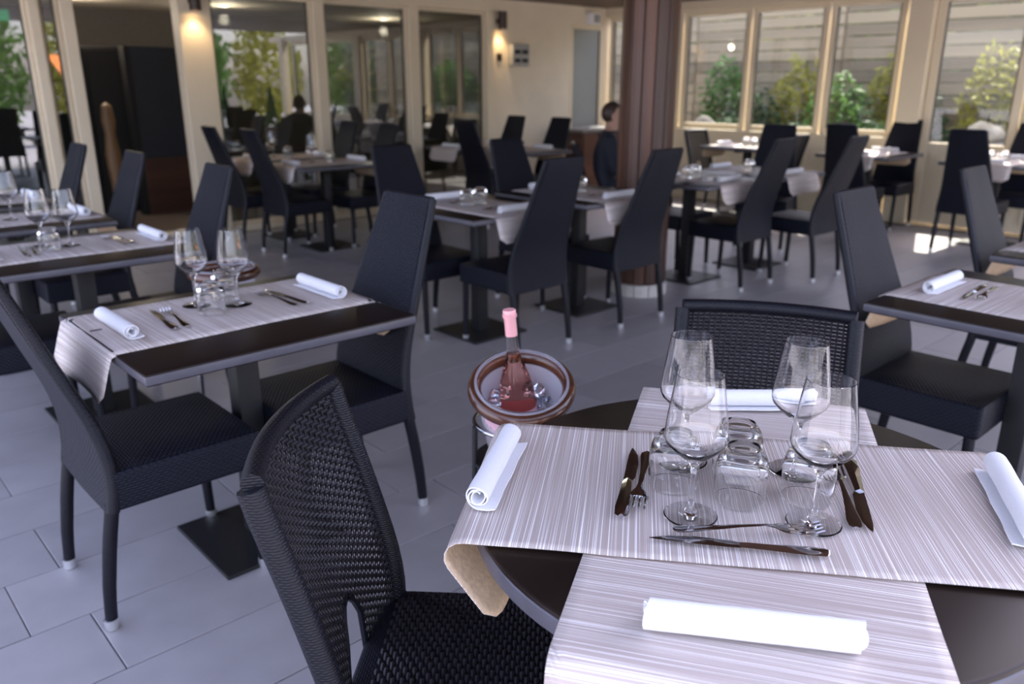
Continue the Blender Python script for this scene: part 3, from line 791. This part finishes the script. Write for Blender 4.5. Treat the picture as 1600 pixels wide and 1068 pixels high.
RUNNER_G = 'striped taupe table runners'
def table_runner(cx, cy, deg, off, label, hang0=.15, hang1=.15, seed=0, width=.46):
    rows = runner_rows(TL / 2 + .15, width, lambda y: TL / 2 - .004, .022, R(80), R(80), seed, .003, n=40, nc=10)
    a = R(deg)
    o = sheet(rows, 'table_runner', (cx - math.sin(a) * off, cy + math.cos(a) * off, TH), (0, 0, a))
    return tag(o, label, 'table runner', RUNNER_G)

# ------------------------------------------------------------------ napkin, glasses, cutlery
def napkin_mesh(L_=.26, r0=.008, r1=.0205, tail=.03):
    b = B(); prof = []; turns = 2.6; n = 64
    for i in range(n + 1):
        t = i / n; a = -math.pi / 2 - (1 - t) * turns * 2 * math.pi
        r = r0 + (r1 - r0) * t
        prof.append((r * math.cos(a), r1 + r * math.sin(a)))
    for i in range(1, 7): prof.append((tail * i / 6, .0006 + .003 * (i / 6) ** 2))
    th = .0011; out = []
    rings = []
    m = 12
    for k in range(m + 1):
        y = -L_ / 2 + L_ * k / m; w_ = 1 + .03 * math.sin(k * 1.3)
        ring_o, ring_i = [], []
        for i, (x, z) in enumerate(prof):
            a = prof[min(i + 1, len(prof) - 1)]; c = prof[max(i - 1, 0)]
            tx, tz = a[0] - c[0], a[1] - c[1]; l = math.hypot(tx, tz) or 1
            nx, nz = -tz / l, tx / l
            ring_o.append((x * w_ + nx * th, y + (.004 * math.sin(i * .35) if k in (0, m) else 0), z + nz * th + .0012))
            ring_i.append((x * w_ - nx * th, y + (.004 * math.sin(i * .35) if k in (0, m) else 0), z - nz * th + .0012))
        rings.append(ring_o + ring_i[::-1])
    b.rings(rings, caps=False)
    nloop = len(rings[0]); npf = len(prof)
    for base in (0, m * nloop):
        for i in range(npf - 1): b.face((base + i, base + i + 1, base + nloop - 2 - i, base + nloop - 1 - i))
    return b.mesh('napkin', M['napkin'], smooth=True, angle=60)
NAP = napkin_mesh()
def napkin(x, y, z, deg, label):
    return tag(link('rolled_napkin', NAP, None, (x, y, z), (0, 0, R(deg))), label, 'napkin', 'white rolled napkins')

def wine_glass_mesh(n=40):
    outer = [(0, 0), (.010, 0), (.0385, 0), (.0408, .0001), (.0425, .0010), (.0425, .0018), (.0415, .0024), (.039, .0029), (.026, .0046), (.010, .009), (.0052, .016), (.0040, .035), (.0040, .072), (.0052, .086), (.0100, .095), (.022, .105), (.036, .117), (.0458, .128), (.0490, .1375), (.0485, .148), (.0455, .175), (.0405, .208), (.0356, .240)]
    inner = [(.0348, .2405), (.0396, .208), (.0446, .175), (.0476, .148), (.0480, .1378), (.0448, .1292), (.0350, .1190), (.021, .1080), (.009, .1005), (0, .0990)]
    return B().lathe(outer + inner, n).mesh('wine_glass', M['glass'], smooth=True, angle=35)
def tumbler_mesh(n=36):
    # standing upside down: open rim on the table, thick base on top
    outer = [(.0405, 0), (.0420, .0008), (.0421, .003), (.0425, .02), (.0430, .045), (.0420, .064), (.0375, .080), (.0305, .0905), (.0285, .0940), (.0260, .0950), (.0225, .0925), (0, .0905)]
    inner = [(0, .0780), (.020, .0775), (.031, .0720), (.0385, .060), (.0410, .044), (.0408, .02), (.0400, .001)]
    return B().lathe(outer + inner, n, close=True).mesh('tumbler', M['glass'], smooth=True, angle=35)
WG, TB = wine_glass_mesh(), tumbler_mesh()
def wine_glass(x, y, z, label, rz=0): return tag(link('wine_glass', WG, None, (x, y, z), (0, 0, rz)), label, 'wine glass', 'clear wine glasses')
def tumbler(x, y, z, label): return tag(link('tumbler', TB, None, (x, y, z)), label, 'tumbler', 'upturned water tumblers')

def blade_strip(b, pts, th):
    """flat tapered bar: pts of (x, y_left, y_right, z)"""
    rings = []
    for x, y0, y1, z in pts:
        m = (y0 + y1) / 2
        rings.append([(x, y0, z), (x, m, z - th * .5), (x, y1, z), (x, m, z + th * .5)])
    b.rings(rings)
def fork_meshes():
    h = B(); blade_strip(h, [(-.105, -.004, .004, .004), (-.100, -.0075, .0075, .004), (-.085, -.0085, .0085, .0045), (-.05, -.0055, .0055, .006), (-.01, -.0036, .0036, .009), (.025, -.0030, .0030, .0105), (.038, -.0050, .0050, .0085), (.048, -.0100, .0100, .006), (.058, -.0120, .0120, .0045)], .0036)
    t = B()
    for k in range(4):
        y = -.0105 + k * .007
        blade_strip(t, [(.056, y - .0023, y + .0023, .0048), (.072, y - .0018, y + .0018, .0035), (.090, y - .0016, y + .0016, .0045), (.105, y - .0006, y + .0006, .0085)], .0024)
    return h.mesh('fork_handle', M['steel'], smooth=True, angle=50), t.mesh('fork_tines', M['steel'], smooth=True, angle=50)
def knife_meshes():
    h = B(); blade_strip(h, [(-.118, -.004, .004, .0048), (-.113, -.0085, .0085, .005), (-.09, -.0095, .0095, .005), (-.05, -.0075, .0075, .005), (-.012, -.0062, .0062, .005), (.0, -.0055, .0055, .0045)], .0080)
    bl = B(); blade_strip(bl, [(-.002, -.0060, .0055, .004), (.010, -.0095, .0055, .0035), (.06, -.0110, .0050, .0035), (.095, -.0080, .0042, .0035), (.115, -.0025, .0025, .0035), (.122, .0006, .0012, .0035)], .0020)
    return h.mesh('knife_handle', M['steel'], smooth=True, angle=50), bl.mesh('knife_blade', M['steel'], smooth=True, angle=50)
FH, FT = fork_meshes(); KH, KB = knife_meshes()
def cutlery(kind, x0, y0, x1, y1, z, label, roll=0.0):
    """from handle end (x0,y0) to tip (x1,y1)"""
    r = empty('fork' if kind == 'fork' else 'table_knife', ((x0 + x1) / 2, (y0 + y1) / 2, z), math.atan2(y1 - y0, x1 - x0))
    tag(r, label, kind, 'steel cutlery')
    if kind == 'fork': link('handle', FH, r); link('tines', FT, r)
    else: link('handle', KH, r); link('blade', KB, r)
    r.scale = (1.08, 1.3, 1.15)
    if roll: r.rotation_euler[0] = roll
    return r

# ------------------------------------------------------------------ laid rectangular tables
def lay(cx, cy, deg, where, off=.0, wg=(), tb=(), cut=True, naps=(-1, 1), table_label=None, nap_names=('one end', 'other end'), napx=.325):
    place(table, table_used, (cx, cy, 0), R(deg), table_label, 'table', 'dark rectangular pedestal tables')
    table_runner(cx, cy, deg, off, 'striped taupe runner hanging over both ends of ' + where, seed=cx * 1.7 + cy)
    a = R(deg); ca, sa = math.cos(a), math.sin(a)
    def W(x, y): return cx + ca * x - sa * (y + off), cy + sa * x + ca * (y + off)
    z = TH + .0045
    for s in naps:
        x, y = W(s * napx, -.005)
        napkin(x, y, z, deg + (0 if s < 0 else 180), 'white rolled napkin at the %s of %s' % (nap_names[0 if s < 0 else 1], where))
    for i, (x, y, nm) in enumerate(wg): wine_glass(*W(x, y), z, 'clear wine glass, %s, on %s' % (nm, where))
    for i, (x, y, nm) in enumerate(tb): tumbler(*W(x, y), z, 'upturned clear tumbler, %s, on %s' % (nm, where))
    if cut:
        for s in (-1, 1):
            e = nap_names[0 if s < 0 else 1]
            x0, y0 = W(s * .205, -.10); x1, y1 = W(s * .19, .10)
            cutlery('knife', x0, y0, x1, y1, z, 'steel knife at the %s of %s' % (e, where))
            x0, y0 = W(s * .17, -.10); x1, y1 = W(s * .155, .08)
            cutlery('fork', x0, y0, x1, y1, z, 'steel fork at the %s of %s' % (e, where))

LR = ('left end', 'right end'); NF = ('near end', 'far end'); FN = ('far end', 'near end')
lay(.98, 2.31, 0, 'the nearest left table', .07, wg=((-.055, .10, 'the left one'), (.045, .02, 'the right one')), tb=((-.05, -.01, 'front one'), (.05, .12, 'rear one')), table_label='dark rectangular pedestal table nearest on the left, laid with a runner', nap_names=LR)
lay(.93, 3.75, 0, 'the second left table', .05, wg=((-.10, .09, 'the left one'), (-.01, .02, 'the right one')), tb=((-.10, -.03, 'single one'),), table_label='dark rectangular pedestal table, second one from the front on the left', nap_names=LR)
lay(.90, 4.80, 0, 'the third left table', .0, wg=((-.22, .02, 'the left one'), (.0, -.02, 'the right one')), tb=(), table_label='dark rectangular pedestal table, third one from the front on the left', nap_names=LR)
lay(.86, 5.68, 0, 'the farthest left table', .0, tb=((.12, 0, 'single one'),), table_label='dark pedestal table at far left, farthest one before the glass doors', cut=False, nap_names=LR)
lay(3.70, 6.50, 0, 'the nearer glass-door table', .0, wg=((-.10, .03, 'single one'),), tb=((.06, 0, 'single one'),), table_label='dark pedestal table before the first glass door right of the pillar, nearer one', cut=False, nap_names=LR)
lay(3.70, 7.26, 0, 'the farther glass-door table', .0, wg=((-.10, .0, 'single one'),), tb=((.05, 0, 'single one'),), table_label='dark pedestal table close against the first glass door right of the pillar', cut=False, nap_names=LR)
lay(3.00, 3.56, 90, 'the second table left of the column', .0, tb=((.04, -.05, 'right one'), (.04, .05, 'left one')), table_label='dark pedestal table, second one to the left of the wooden column', nap_names=NF)
lay(3.84, 3.55, 90, 'the table touching the column on its left', .0, tb=((.04, -.05, 'right one'), (.04, .05, 'left one')), table_label='dark pedestal table directly left of the wooden column', nap_names=NF)
lay(5.08, 3.58, 90, 'the table just right of the column', .0, tb=((.0, -.05, 'right one'), (.0, .05, 'left one')), table_label='dark pedestal table directly right of the wooden column', nap_names=NF)
lay(5.86, 3.52, 90, 'the second table right of the column', .0, tb=((.02, .06, 'single one'),), table_label='dark pedestal table, second one to the right of the wooden column', cut=False, nap_names=NF)
lay(2.90, .685, 90, 'the right dark table', .0, tb=((-.05, -.05, 'single one'),), table_label='dark pedestal table entering at the right edge, in front of lit blue chair', nap_names=('right end', 'left end'), napx=.30)
lay(4.03, .68, 90, 'the table behind the right dark table', .0, tb=((.0, .05, 'single one'),), table_label='dark pedestal table at the right edge behind the nearer right table', cut=False, nap_names=('right end', 'left end'))
lay(5.94, 6.35, 0, 'the nearer cream-wall table', .0, tb=((.0, .0, 'single one'),), table_label='dark pedestal table near the cream plaster wall, nearer one', cut=False, nap_names=LR)
lay(5.94, 7.12, 0, 'the farther cream-wall table', .0, tb=((.0, .0, 'single one'),), table_label='dark pedestal table close to the cream plaster wall, farther one', cut=False, nap_names=LR)
lay(8.24, 3.68, 0, 'the sunlit table by the wide post', .0, tb=((-.15, .1, 'single one'),), table_label='sunlit pedestal table by the windows beside the wide cream post', cut=False, nap_names=LR)
lay(8.24, 2.50, 0, 'the sunlit table at the right edge', .0, tb=((-.10, .05, 'left one'), (-.05, -.05, 'right one')), table_label='sunlit pedestal table before the glazed doors at the right edge', cut=False, nap_names=LR)
lay(8.22, 5.05, 90, 'the sunlit table beyond the column', .0, tb=((.0, .05, 'left one'), (-.1, .05, 'right one')), table_label='sunlit pedestal table by the windows beyond the wooden column', cut=False, nap_names=NF)

# ------------------------------------------------------------------ round table in front
RX, RY, RR = 1.126, .631, .468
rtb = empty('round_table', (RX, RY, 0)); tag(rtb, 'dark round pedestal table in the foreground under two crossed striped runners', 'table')
obj('table_top', B().lathe([(0, TH), (RR - .006, TH), (RR - .001, TH - .003), (RR, TH - .008), (RR, TH - .034), (RR - .004, TH - .038), (0, TH - .038)], 96), M['top'], rtb, smooth=True)
obj('edge_sheen_band', B().lathe([(RR - .002, TH - .006), (RR + .002, TH - .010), (RR + .003, TH - .022), (RR + .002, TH - .034), (RR - .002, TH - .037)], 96, close=True), M['edge'], rtb, smooth=True)  # round rim strip, with the sky sheen put into the colour
obj('pedestal', B().lathe([(0, .014), (.04, .014), (.04, TH - .04), (0, TH - .04)], 24), M['iron'], rtb, smooth=True)
obj('base_plate', B().lathe([(0, 0), (.23, 0), (.23, .008), (.20, .014), (0, .014)], 48), M['iron'], rtb, smooth=True)
A1, A2 = R(-51.2), R(31.6)
def redge(y): return math.sqrt(max(.05, RR * RR - y * y)) + .006
rows = runner_rows(.60, .475, lambda y: .462, .035, R(88), R(84), 3, .003, dz=.0030, n=90, nc=26)
tag(sheet(rows, 'table_runner', (RX, RY, TH), (0, 0, A2), tab=(.43, .05, .0045)), 'lower striped runner on the round table, running towards the camera', 'table runner', RUNNER_G)
rows = runner_rows(.640, .455, lambda y: .450, .030, R(140), R(58), 8, .003, dz=.0085, n=90, nc=26)
tag(sheet(rows, 'table_runner', (RX, RY, TH), (0, 0, A1), tab=(-.435, -.045, .0105)), 'upper striped runner crossing the round table from left to right', 'table runner', RUNNER_G)
ZT = TH + .0125
napkin(.850, .969, TH + .0125, -55, 'white rolled napkin at the left side of the round table')
napkin(.795, .425, TH + .0065, -53 + 90, 'white rolled napkin at the front of the round table')
napkin(1.483, .826, TH + .0065, -43 + 270, 'white rolled napkin at the far side of the round table').scale = (.95, .84, .95)
napkin(1.385, .310, TH + .0125, 30 + 90, 'white rolled napkin at the right side of the round table')
wine_glass(.982, .650, ZT, 'wine glass on the round table, front left of the four')
wine_glass(1.104, .505, ZT, 'wine glass on the round table, front right of the four')
wine_glass(1.135, .775, ZT, 'wine glass on the round table, rear left of the four')
wine_glass(1.250, .622, ZT, 'wine glass on the round table, rear right of the four')
tumbler(1.088, .628, ZT, 'upturned tumbler on the round table, front middle one')
tumbler(1.168, .686, ZT, 'upturned tumbler on the round table, rear middle one')
tumbler(1.050, .735, ZT, 'upturned tumbler on the round table, behind the front left wine glass')
tumbler(1.175, .555, ZT, 'upturned tumbler on the round table, behind the front right wine glass')
cutlery('knife', .895, .720, 1.097, .862, ZT, 'steel knife left of the glasses on the round table')
cutlery('fork', 1.095, .828, .935, .722, ZT, 'steel fork left of the glasses on the round table')
cutlery('fork', 1.140, .455, 1.312, .578, ZT, 'steel fork right of the glasses on the round table')
cutlery('knife', 1.345, .562, 1.155, .438, ZT, 'steel knife right of the glasses on the round table')
cutlery('knife', 1.030, .450, .885, .640, ZT, 'steel knife laid in front of the glasses on the round table')
cutlery('fork', .915, .632, 1.078, .482, ZT + .006, 'steel fork lying against the front knife on the round table')

# ------------------------------------------------------------------ wine bucket, bottle, stand
def bucket_profile():
    return [(0, 0), (.082, 0), (.088, .004), (.112, .185), (.116, .215), (.111, .216), (.107, .185), (.083, .010), (0, .008)]
def make_bucket(loc, tilt, name_label, with_print):
    r = empty('wine_bucket', loc); tag(r, name_label, 'ice bucket', 'clear wine buckets with brown rims')
    r.rotation_euler = tilt
    obj('body', B().lathe(bucket_profile(), 48), M['bucket'], r, smooth=True, angle=50)
    obj('rim', B().lathe([(.116 + .017 * math.cos(a), .194 + .019 * math.sin(a)) for a in [2 * math.pi * i / 14 for i in range(14)]], 48, close=True), M['rimwood'], r, smooth=True, angle=80)
    lip = B().lathe([(.1125 + .0032 * math.cos(a), .217 + .004 * math.sin(a)) for a in [2 * math.pi * i / 10 for i in range(10)]], 48, close=True)
    obj('lip', lip, M['lip'], r, smooth=True, angle=80)
    return r
def make_stand(x, y, ztop, label):
    r = empty('bucket_stand', (x, y, 0)); tag(r, label, 'bucket stand', 'bucket stands')
    obj('ring', B().lathe([(.118 + .006 * math.cos(a), ztop + .006 * math.sin(a)) for a in [2 * math.pi * i / 10 for i in range(10)]], 40, close=True), M['steel'], r, smooth=True, angle=80)
    obj('tray', B().lathe([(0, ztop - .115), (.120, ztop - .115), (.124, ztop - .108), (.120, ztop - .103), (0, ztop - .103)], 32), M['iron'], r, smooth=True)
    for k in range(3):
        a = 2 * math.pi * k / 3 + .6
        c, s = math.cos(a), math.sin(a)
        obj('leg', B().tube([(.150 * c, .150 * s, 0), (.128 * c, .128 * s, .2), (.122 * c, .122 * s, ztop - .12), (.120 * c, .120 * s, ztop - .004)], .007, 8), M['iron'], r, smooth=True)
    return r
BX, BY, BZ = 1.315, 1.40, .530
ax = Vector((HD[1], -HD[0], 0))
tq = Matrix.Rotation(R(22), 3, ax).to_euler()
bk = make_bucket((BX, BY, BZ), tq, 'clear wine bucket with polished brown rim holding a pink bottle', True)
make_stand(BX - .012, BY - .01, .600, 'dark round stand under the wine bucket with the pink bottle')
# pink label wrapped on the front of the bucket
lb = B(); rr = []
a_c = math.atan2(-HD[1], -HD[0])
for k in range(13):
    a = a_c - 1.0 + 1.75 * k / 12
    rr.append([( (.0835 + .0285 * z / .185 + .0012 + .006 * (z < 0)) * math.cos(a), (.0835 + .0285 * z / .185 + .0045) * math.sin(a), z) for z in (.03, .08, .13, .172)])
b0 = B(); b0.v = [p for r_ in rr for p in r_]
for i in range(12):
    for j in range(3): b0.face((i * 4 + j, (i + 1) * 4 + j, (i + 1) * 4 + j + 1, i * 4 + j + 1))
lab = obj('print_panel', b0, M['pinklabel'], bk, smooth=True)
def on_bucket(a, z, d=.0085): r_ = .0835 + .0285 * z / .185 + d; return Vector((r_ * math.cos(a), r_ * math.sin(a), z))
mk = B()
for da, z0, z1, t_ in ((-.27, .100, .126, .0022), (-.20, .100, .120, .0018), (-.13, .100, .116, .0012), (-.06, .100, .117, .0012), (.01, .100, .117, .0012), (.08, .100, .117, .0012), (.15, .100, .117, .0012)):
    mk.tube([on_bucket(a_c + da, z0), on_bucket(a_c + da, z1)], t_, 6)
for da, z in ((.18, .137), (.21, .140), (.24, .141)): mk.tube([on_bucket(a_c + da - .02, z - .002), on_bucket(a_c + da + .02, z + .002)], .0018, 6)
obj('lettering', mk, M['ink'], lab, smooth=True)
# bottle standing in the bucket
bt = empty('rose_bottle', (BX, BY, BZ + .012)); tag(bt, 'pink rose wine bottle with pink foil neck, leaning in the bucket', 'bottle')
bt.rotation_euler = (Matrix.Rotation(R(3), 3, ax) @ Matrix.Rotation(R(-5), 3, Vector((HD[0], HD[1], 0)))).to_euler()
bp = [(0, 0), (.040, 0), (.044, .006), (.046, .03), (.047, .10), (.0455, .135), (.040, .165), (.030, .195), (.0215, .218), (.0170, .240)]
obj('body', B().lathe(bp + [(0, .240)], 36), M['rose'], bt, smooth=True)
obj('neck', B().lathe([(.0170, .2405), (.0152, .265), (.0148, .285), (0, .285), (0, .2405)], 28), M['neck'], bt, smooth=True)
obj('foil', B().lathe([(0, .286), (.0152, .286), (.0150, .325), (.0152, .333), (.0178, .334), (.0180, .341), (.0160, .343), (.0165, .350), (.0150, .353), (0, .353)], 28), M['foil'], bt, smooth=True)
obj('label', B().lathe([(.0475, .04), (.0482, .04), (.0487, .095), (.0480, .095)], 32, close=True), M['pinklabel'], bt, smooth=True)
rnd = random.Random(5)
icb = B().box(-.013, .013, -.013, .013, -.013, .013).mesh('ice_cube', M['ice'], bevel=.004, smooth=True)
for k in range(16):
    a = rnd.uniform(0, 6.28); rd = rnd.uniform(.064, .080)
    p = bk.matrix_basis @ Vector((rd * math.cos(a), rd * math.sin(a), .085 + rnd.uniform(0, .05)))
    o = link('ice_cube', icb, None, p, (rnd.uniform(0, 3), rnd.uniform(0, 3), rnd.uniform(0, 3)))
    tag(o, 'clear ice cube around the pink bottle in the wine bucket', 'ice cube', 'ice cubes in the wine bucket')
make_bucket((1.215, 2.94, .545), (0, 0, 0), 'wine bucket with brown rim behind the nearest left table', False)
make_stand(1.215, 2.94, .64, 'dark stand under the bucket behind the nearest left table')

# ------------------------------------------------------------------ wall fittings, counter
def wall_lamp(x, label):
    r = empty('wall_lamp', (x, V1 - .06 if x < 4 else V1, 0)); tag(r, label, 'wall lamp', 'brown downlight wall lamps')
    obj('bracket', B().box(-.03, .03, -.05, 0, 2.10, 2.16), M['lampbody'], r, bevel=.004)
    obj('shade', B().lathe([(.046, 2.04), (.050, 2.04), (.050, 2.235), (.046, 2.235), (.040, 2.232), (.040, 2.10)], 24, 0, -.085, close=True), M['lampbody'], r, smooth=True)
    obj('bulb', B().lathe([(0, 2.05), (.034, 2.052), (.036, 2.075), (.02, 2.095), (0, 2.098)], 16, 0, -.085), M['glow'], r, smooth=True)
    ld = bpy.data.lights.new('wall_lamp_light', 'SPOT'); ld.energy = 3.5; ld.color = (1, .70, .40); ld.spot_size = R(110); ld.spot_blend = .8; ld.shadow_soft_size = .03
    lo = bpy.data.objects.new('wall_lamp_light', ld); col.objects.link(lo); lo.parent = r; lo.location = (0, -.085, 2.035)
wall_lamp(3.17, 'brown wall lamp glowing at the top of the wide cream pillar')
wall_lamp(6.92, 'brown wall lamp glowing on the cream plaster wall')
sw = empty('wall_switch', (6.93, V1, 1.72)); tag(sw, 'small dark wall switch under the lamp on the cream wall', 'switch')
obj('plate', B().box(-.04, .04, -.014, 0, -.045, .045), M['lampbody'], sw, bevel=.004)
obj('rocker', B().box(-.02, .02, -.02, -.014, -.025, .025), M['black'], sw, bevel=.003)
eb = empty('socket_box', (7.22, V1, 1.62)); tag(eb, 'grey surface-mounted socket box on the cream wall', 'socket box')
obj('housing', B().box(-.14, .14, -.09, 0, 0, .26), M['grey'], eb, bevel=.012)
for z in (.055, .155):
    for x in (-.065, .065): obj('socket', B().box(x - .05, x + .05, -.098, -.09, z - .012, z + .035), M['black'], eb, bevel=.004)
sp = empty('wall_speaker', (8.55, V1, 2.16)); tag(sp, 'small white box mounted high in the corner beside the column', 'speaker')
obj('cabinet', B().box(-.08, .08, -.13, 0, 0, .14), M['white'], sp, bevel=.012)
obj('grille', B().box(-.06, .06, -.136, -.13, .02, .12), M['grey'], sp, bevel=.004)
ct = empty('serving_counter', (8.0, 7.2, 0)); tag(ct, 'brown wooden serving counter with dark grey top in the far corner', 'counter')
obj('body', B().box(-.42, .52, -.22, .26, .05, .84), M['brown_panel'], ct, bevel=.006)
obj('countertop', B().box(-.45, .55, -.25, .29, .84, .875), M['counter_top'], ct, bevel=.006)
obj('plinth', B().box(-.40, .50, -.19, .24, 0, .05), M['black'], ct)
for k in range(2): obj('door', B().box(-.41 + k * .47, .04 + k * .47, -.235, -.221, .08, .82), M['brown_panel'], ct, bevel=.004)

# ------------------------------------------------------------------ seated person half hidden by the column
def person(loc, deg):
    root = empty('person', loc, R(deg)); tag(root, 'person in dark navy clothing sitting half hidden behind the wooden column', 'person')
    V = []; E = []; S = []
    def add(p, r, par=None):
        V.append(p); S.append(r)
        if par is not None: E.append((par, len(V) - 1))
        return len(V) - 1
    pel = add((0, 0, .53), (.155, .125)); ab = add((-.01, 0, .66), (.145, .11), pel); ch = add((.0, 0, .82), (.165, .12), ab)
    sh = add((.02, 0, .95), (.125, .095), ch); nk = add((.045, 0, 1.025), (.055, .055), sh)
    h0 = add((.065, 0, 1.06), (.062, .07), nk); h1 = add((.07, 0, 1.13), (.078, .095), h0); h2 = add((.06, 0, 1.20), (.07, .085), h1); add((.055, 0, 1.245), (.03, .04), h2)
    for s in (-1, 1):
        hp = add((.06, s * .10, .51), (.095, .09), pel); kn = add((.44, s * .12, .50), (.068, .066), hp)
        an = add((.47, s * .12, .10), (.04, .042), kn); add((.58, s * .125, .04), (.038, .03), an)
        s1 = add((.02, s * .17, .93), (.068, .065), sh); el = add((.06, s * .235, .68), (.048, .048), s1)
        wr_ = add((.28, s * .16, .625), (.032, .03), el); pm = add((.345, s * .145, .62), (.036, .018), wr_)
        for k in range(4):
            y = s * (.12 + .018 * k); f1 = add((.385, y, .618), (.0095, .009), pm); f2 = add((.415 - .003 * abs(k - 1), y, .610), (.0085, .008), f1); add((.432 - .005 * abs(k - 1), y, .598), (.0075, .007), f2)
        t1 = add((.335, s * .11, .622), (.011, .010), pm); add((.362, s * .098, .615), (.009, .008), t1)
    me = bpy.data.meshes.new('body'); me.from_pydata(V, E, [])
    # clothing and skin by height on the figure
    m = bpy.data.materials.new('clothed_figure'); nt, N, L, p = nodes_of(m)
    tc = N.new('ShaderNodeTexCoord'); spx = N.new('ShaderNodeSeparateXYZ'); L.new(tc.outputs['Object'], spx.inputs[0])
    up = math_node(N, L, 'GREATER_THAN', spx.outputs[2], 1.015)
    hand = math_node(N, L, 'MULTIPLY', math_node(N, L, 'GREATER_THAN', spx.outputs[0], .285), math_node(N, L, 'MULTIPLY', math_node(N, L, 'GREATER_THAN', spx.outputs[2], .582), 1.0))
    f = math_node(N, L, 'MAXIMUM', up, hand)
    mx = N.new('ShaderNodeMix'); mx.data_type = 'RGBA'; L.new(f, mx.inputs[0]); mx.inputs[6].default_value = (.013, .015, .027, 1); mx.inputs[7].default_value = (.42, .25, .18, 1)
    L.new(mx.outputs[2], p.inputs['Base Color']); p.inputs['Roughness'].default_value = .8
    me.materials.append(m)
    body = link('body', me, root)
    md = body.modifiers.new('skin', 'SKIN'); md.use_smooth_shade = True
    for i, sv in enumerate(me.skin_vertices[0].data): sv.radius = S[i]; sv.use_root = (i == 0)
    sb = body.modifiers.new('sub', 'SUBSURF'); sb.levels = 2; sb.render_levels = 2
    hair = B(); rows = []
    for i in range(9):
        th = .02 + (math.pi * .80) * i / 8; r_ = []
        for k in range(16):
            a = 2 * math.pi * k / 16; fr = math.cos(a)
            t2 = th * (1 if fr < .3 else .42)
            r_.append((.055 + .092 * math.sin(t2) * fr * (1.0 if fr > 0 else 1.08), .086 * math.sin(t2) * math.sin(a), 1.165 + .100 * math.cos(t2)))
        rows.append(r_)
    obj('hair', hair.rings(rows), M['hair'], root, smooth=True)
    for s in (-1, 1):
        e = B().lathe([(0, -.011), (.009, -.007), (.0115, 0), (.009, .007), (0, .011)], 10)
        obj('eye', e, M['white'], root, smooth=True, loc=(.138, s * .031, 1.140))
        obj('ear', B().lathe([(0, -.032), (.014, -.018), (.017, .008), (.012, .026), (0, .032)], 10), M['skin'], root, smooth=True, loc=(.058, s * .088, 1.132))
    obj('nose', B().rings([[(.148, -.014, 1.102), (.148, .014, 1.102), (.172, 0, 1.106)], [(.142, -.006, 1.146), (.142, .006, 1.146), (.150, 0, 1.146)]]), M['skin'], root, smooth=True)
    obj('mouth', B().tube([(.140, -.022, 1.072), (.152, 0, 1.070), (.140, .022, 1.072)], .005, 6), mat('lips', (.35, .12, .11), .5), root, smooth=True)
    return root
pd = R(-42)
PX, PY = 5.72, 4.99
low_chair(PX - math.cos(pd) * .22, PY - math.sin(pd) * .22, -42, 'low dark chair under the person sitting behind the column')
person((PX, PY, 0), -42)

# ------------------------------------------------------------------ small etched mark on the front left wine glass
fc = bpy.data.curves.new('mark', 'FONT'); fc.body = 'UNC\nCEE'; fc.size = .0075; fc.align_x = 'CENTER'; fc.space_line = .9
fo = bpy.data.objects.new('mark_src', fc); col.objects.link(fo)
bpy.context.view_layer.update()
me = bpy.data.meshes.new_from_object(fo.evaluated_get(bpy.context.evaluated_depsgraph_get()))
bpy.data.objects.remove(fo)
g0 = math.atan2(-.650, -.982)
for v in me.vertices:
    z = .140 + v.co.y + .004; a = g0 + v.co.x / .049
    rad = interp([(.128, .0458), (.1375, .0490), (.148, .0485), (.175, .0455)], z) + .0004
    v.co = (rad * math.cos(a), rad * math.sin(a), z)
me.materials.clear(); me.materials.append(M['etch'])
front_glass = [o for o in col.objects if o.get('label') == 'wine glass on the round table, front left of the four'][0]
link('etched_mark', me, front_glass)
